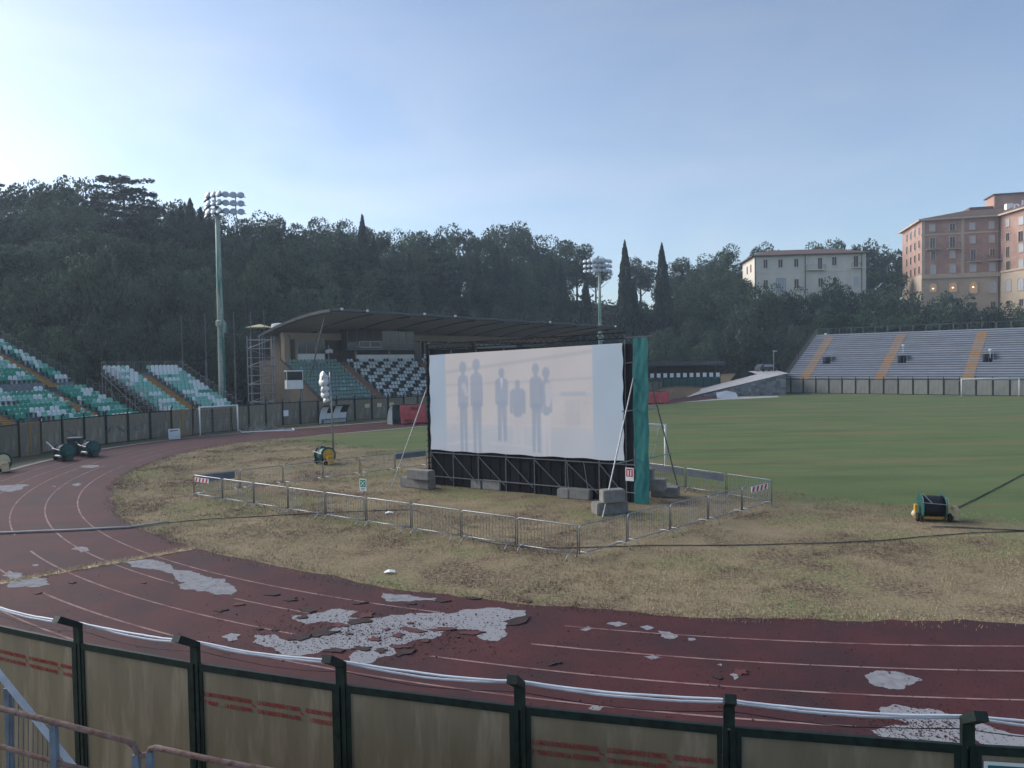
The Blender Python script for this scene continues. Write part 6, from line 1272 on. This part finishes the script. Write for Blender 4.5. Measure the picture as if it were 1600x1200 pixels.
# pale bushy holm oaks along the foot of the hill
foot = [(-20, 455, 90), (25, 432, 100), (80, 425, 95), (110, 455, 90), (152, 388, 120), (205, 425, 95), (250, 416, 90), (300, 420, 85), (345, 425, 70), (384, 409, 90), (430, 440, 80), (470, 452, 70), (508, 448, 75), (560, 455, 80), (604, 468, 60), (650, 478, 60), (690, 482, 60), (735, 484, 60), (775, 478, 62), (815, 486, 55), (850, 484, 55), (893, 486, 55), (935, 500, 50), (975, 505, 50)]
for i, (px, py, wd_) in enumerate(foot): tree('holm', px, py, yf(px) + TC.uniform(2, 8), wd_ * 1.1, f'{ordn(i)} grey-green bushy holm oak from the left along the foot of the hill', 'holm oaks at the foot of the hill')
low = [(-10, 505, 80, 78), (40, 500, 85, 80), (95, 510, 80, 84), (150, 495, 90, 88), (205, 500, 85, 92), (255, 505, 80, 97), (305, 498, 80, 99), (350, 505, 70, 101), (395, 505, 70, 104), (440, 500, 60, 108), (480, 500, 60, 116)]
for i, (px, py, wd_, Y) in enumerate(low): tree('holm', px, py, Y, wd_, f'{ordn(i)} low dark bush from the left behind the seating stands', 'bushes behind the stands')
# right-hand slope below and round the buildings
rt = [('oak', 1128, 452, 172, 70), ('oak', 1175, 448, 168, 78), ('oak', 1215, 446, 167, 70), ('oak', 1255, 450, 168, 70), ('oak', 1298, 436, 170, 66), ('oak', 1340, 455, 166, 66), ('oak', 1085, 455, 176, 64), ('holm', 1385, 448, 165, 74), ('holm', 1425, 452, 163, 70), ('holm', 1470, 458, 160, 70), ('holm', 1512, 462, 158, 56), ('oak', 1566, 474, 156, 62), ('oak', 1608, 480, 152, 60),
      ('holm', 1040, 514, 152, 64), ('holm', 1108, 517, 154, 60), ('holm', 1168, 484, 152, 92), ('holm', 1246, 509, 156, 62), ('oak', 1060, 470, 182, 60), ('oak', 1010, 470, 184, 60), ('oak', 1300, 480, 158, 70), ('oak', 1350, 485, 156, 66), ('oak', 1400, 488, 154, 66), ('oak', 1450, 490, 152, 66), ('oak', 1215, 500, 162, 60), ('oak', 1145, 490, 166, 66), ('holm', 1075, 500, 164, 60), ('oak', 1090, 425, 200, 60), ('oak', 1150, 420, 198, 50), ('oak', 1380, 425, 200, 60), ('oak', 1045, 430, 196, 50), ('oak', 1118, 428, 192, 60), ('oak', 1160, 436, 186, 56), ('oak', 1070, 440, 188, 60)]
for i, (kd, px, py, Y, wd_) in enumerate(sorted(rt, key=lambda t_: t_[1])):
    lb = {1168: 'large grey-green bushy tree above the ramp, left of the bench terrace', 1298: 'tree standing up in front of the cream building', 1566: 'tree in front of the brick hotel above the bench terrace'}.get(px, f'{ordn(i)} tree from the left on the slope below the cream building and hotel'); tree(kd, px, py, Y, wd_ * 1.1, lb, 'trees on the right-hand slope')
# leafy undergrowth over the slopes (uncountable)
n = 90000; ux = rng.uniform(-130, 150, n); uy = rng.uniform(40, 215, n); d = outside(ux, uy); k = (d > 1.0) & (d < 75); ux, uy = ux[k], uy[k]
uz = hz(ux, uy) + rng.uniform(0, 1, len(ux)) ** 1.5 * 2.6; C_ = np.stack([ux, uy, uz], 1); V = quads(C_, np.tile([0, -.5, 1.0], (len(ux), 1)), 1.0, rng, .3)
link('undergrowth', crown_mesh('undergrowth', V, leaf_mat('undergrowth_leaf', (.035, .052, .030), (.026, .036, .024), rnd=.0)), kind='stuff', label='dark leafy undergrowth covering the wooded slopes')

# ------------------------------------------------------------------ evening haze
hm = bpy.data.materials.new('evening_haze'); hm.use_nodes = True; t = hm.node_tree; t.nodes.remove(t.nodes['Principled BSDF']); pv_ = t.nodes.new('ShaderNodeVolumePrincipled')
pv_.inputs['Color'].default_value = (.70, .85, 1.0, 1); pv_.inputs['Density'].default_value = .0005; pv_.inputs['Anisotropy'].default_value = .2; t.links.new(pv_.outputs[0], t.nodes['Material Output'].inputs['Volume'])
MB().bb(-1700, 1800, -1700, 1900, -1.2, 64).build('haze', hm, kind='stuff', label='thin bluish evening haze over the stadium')
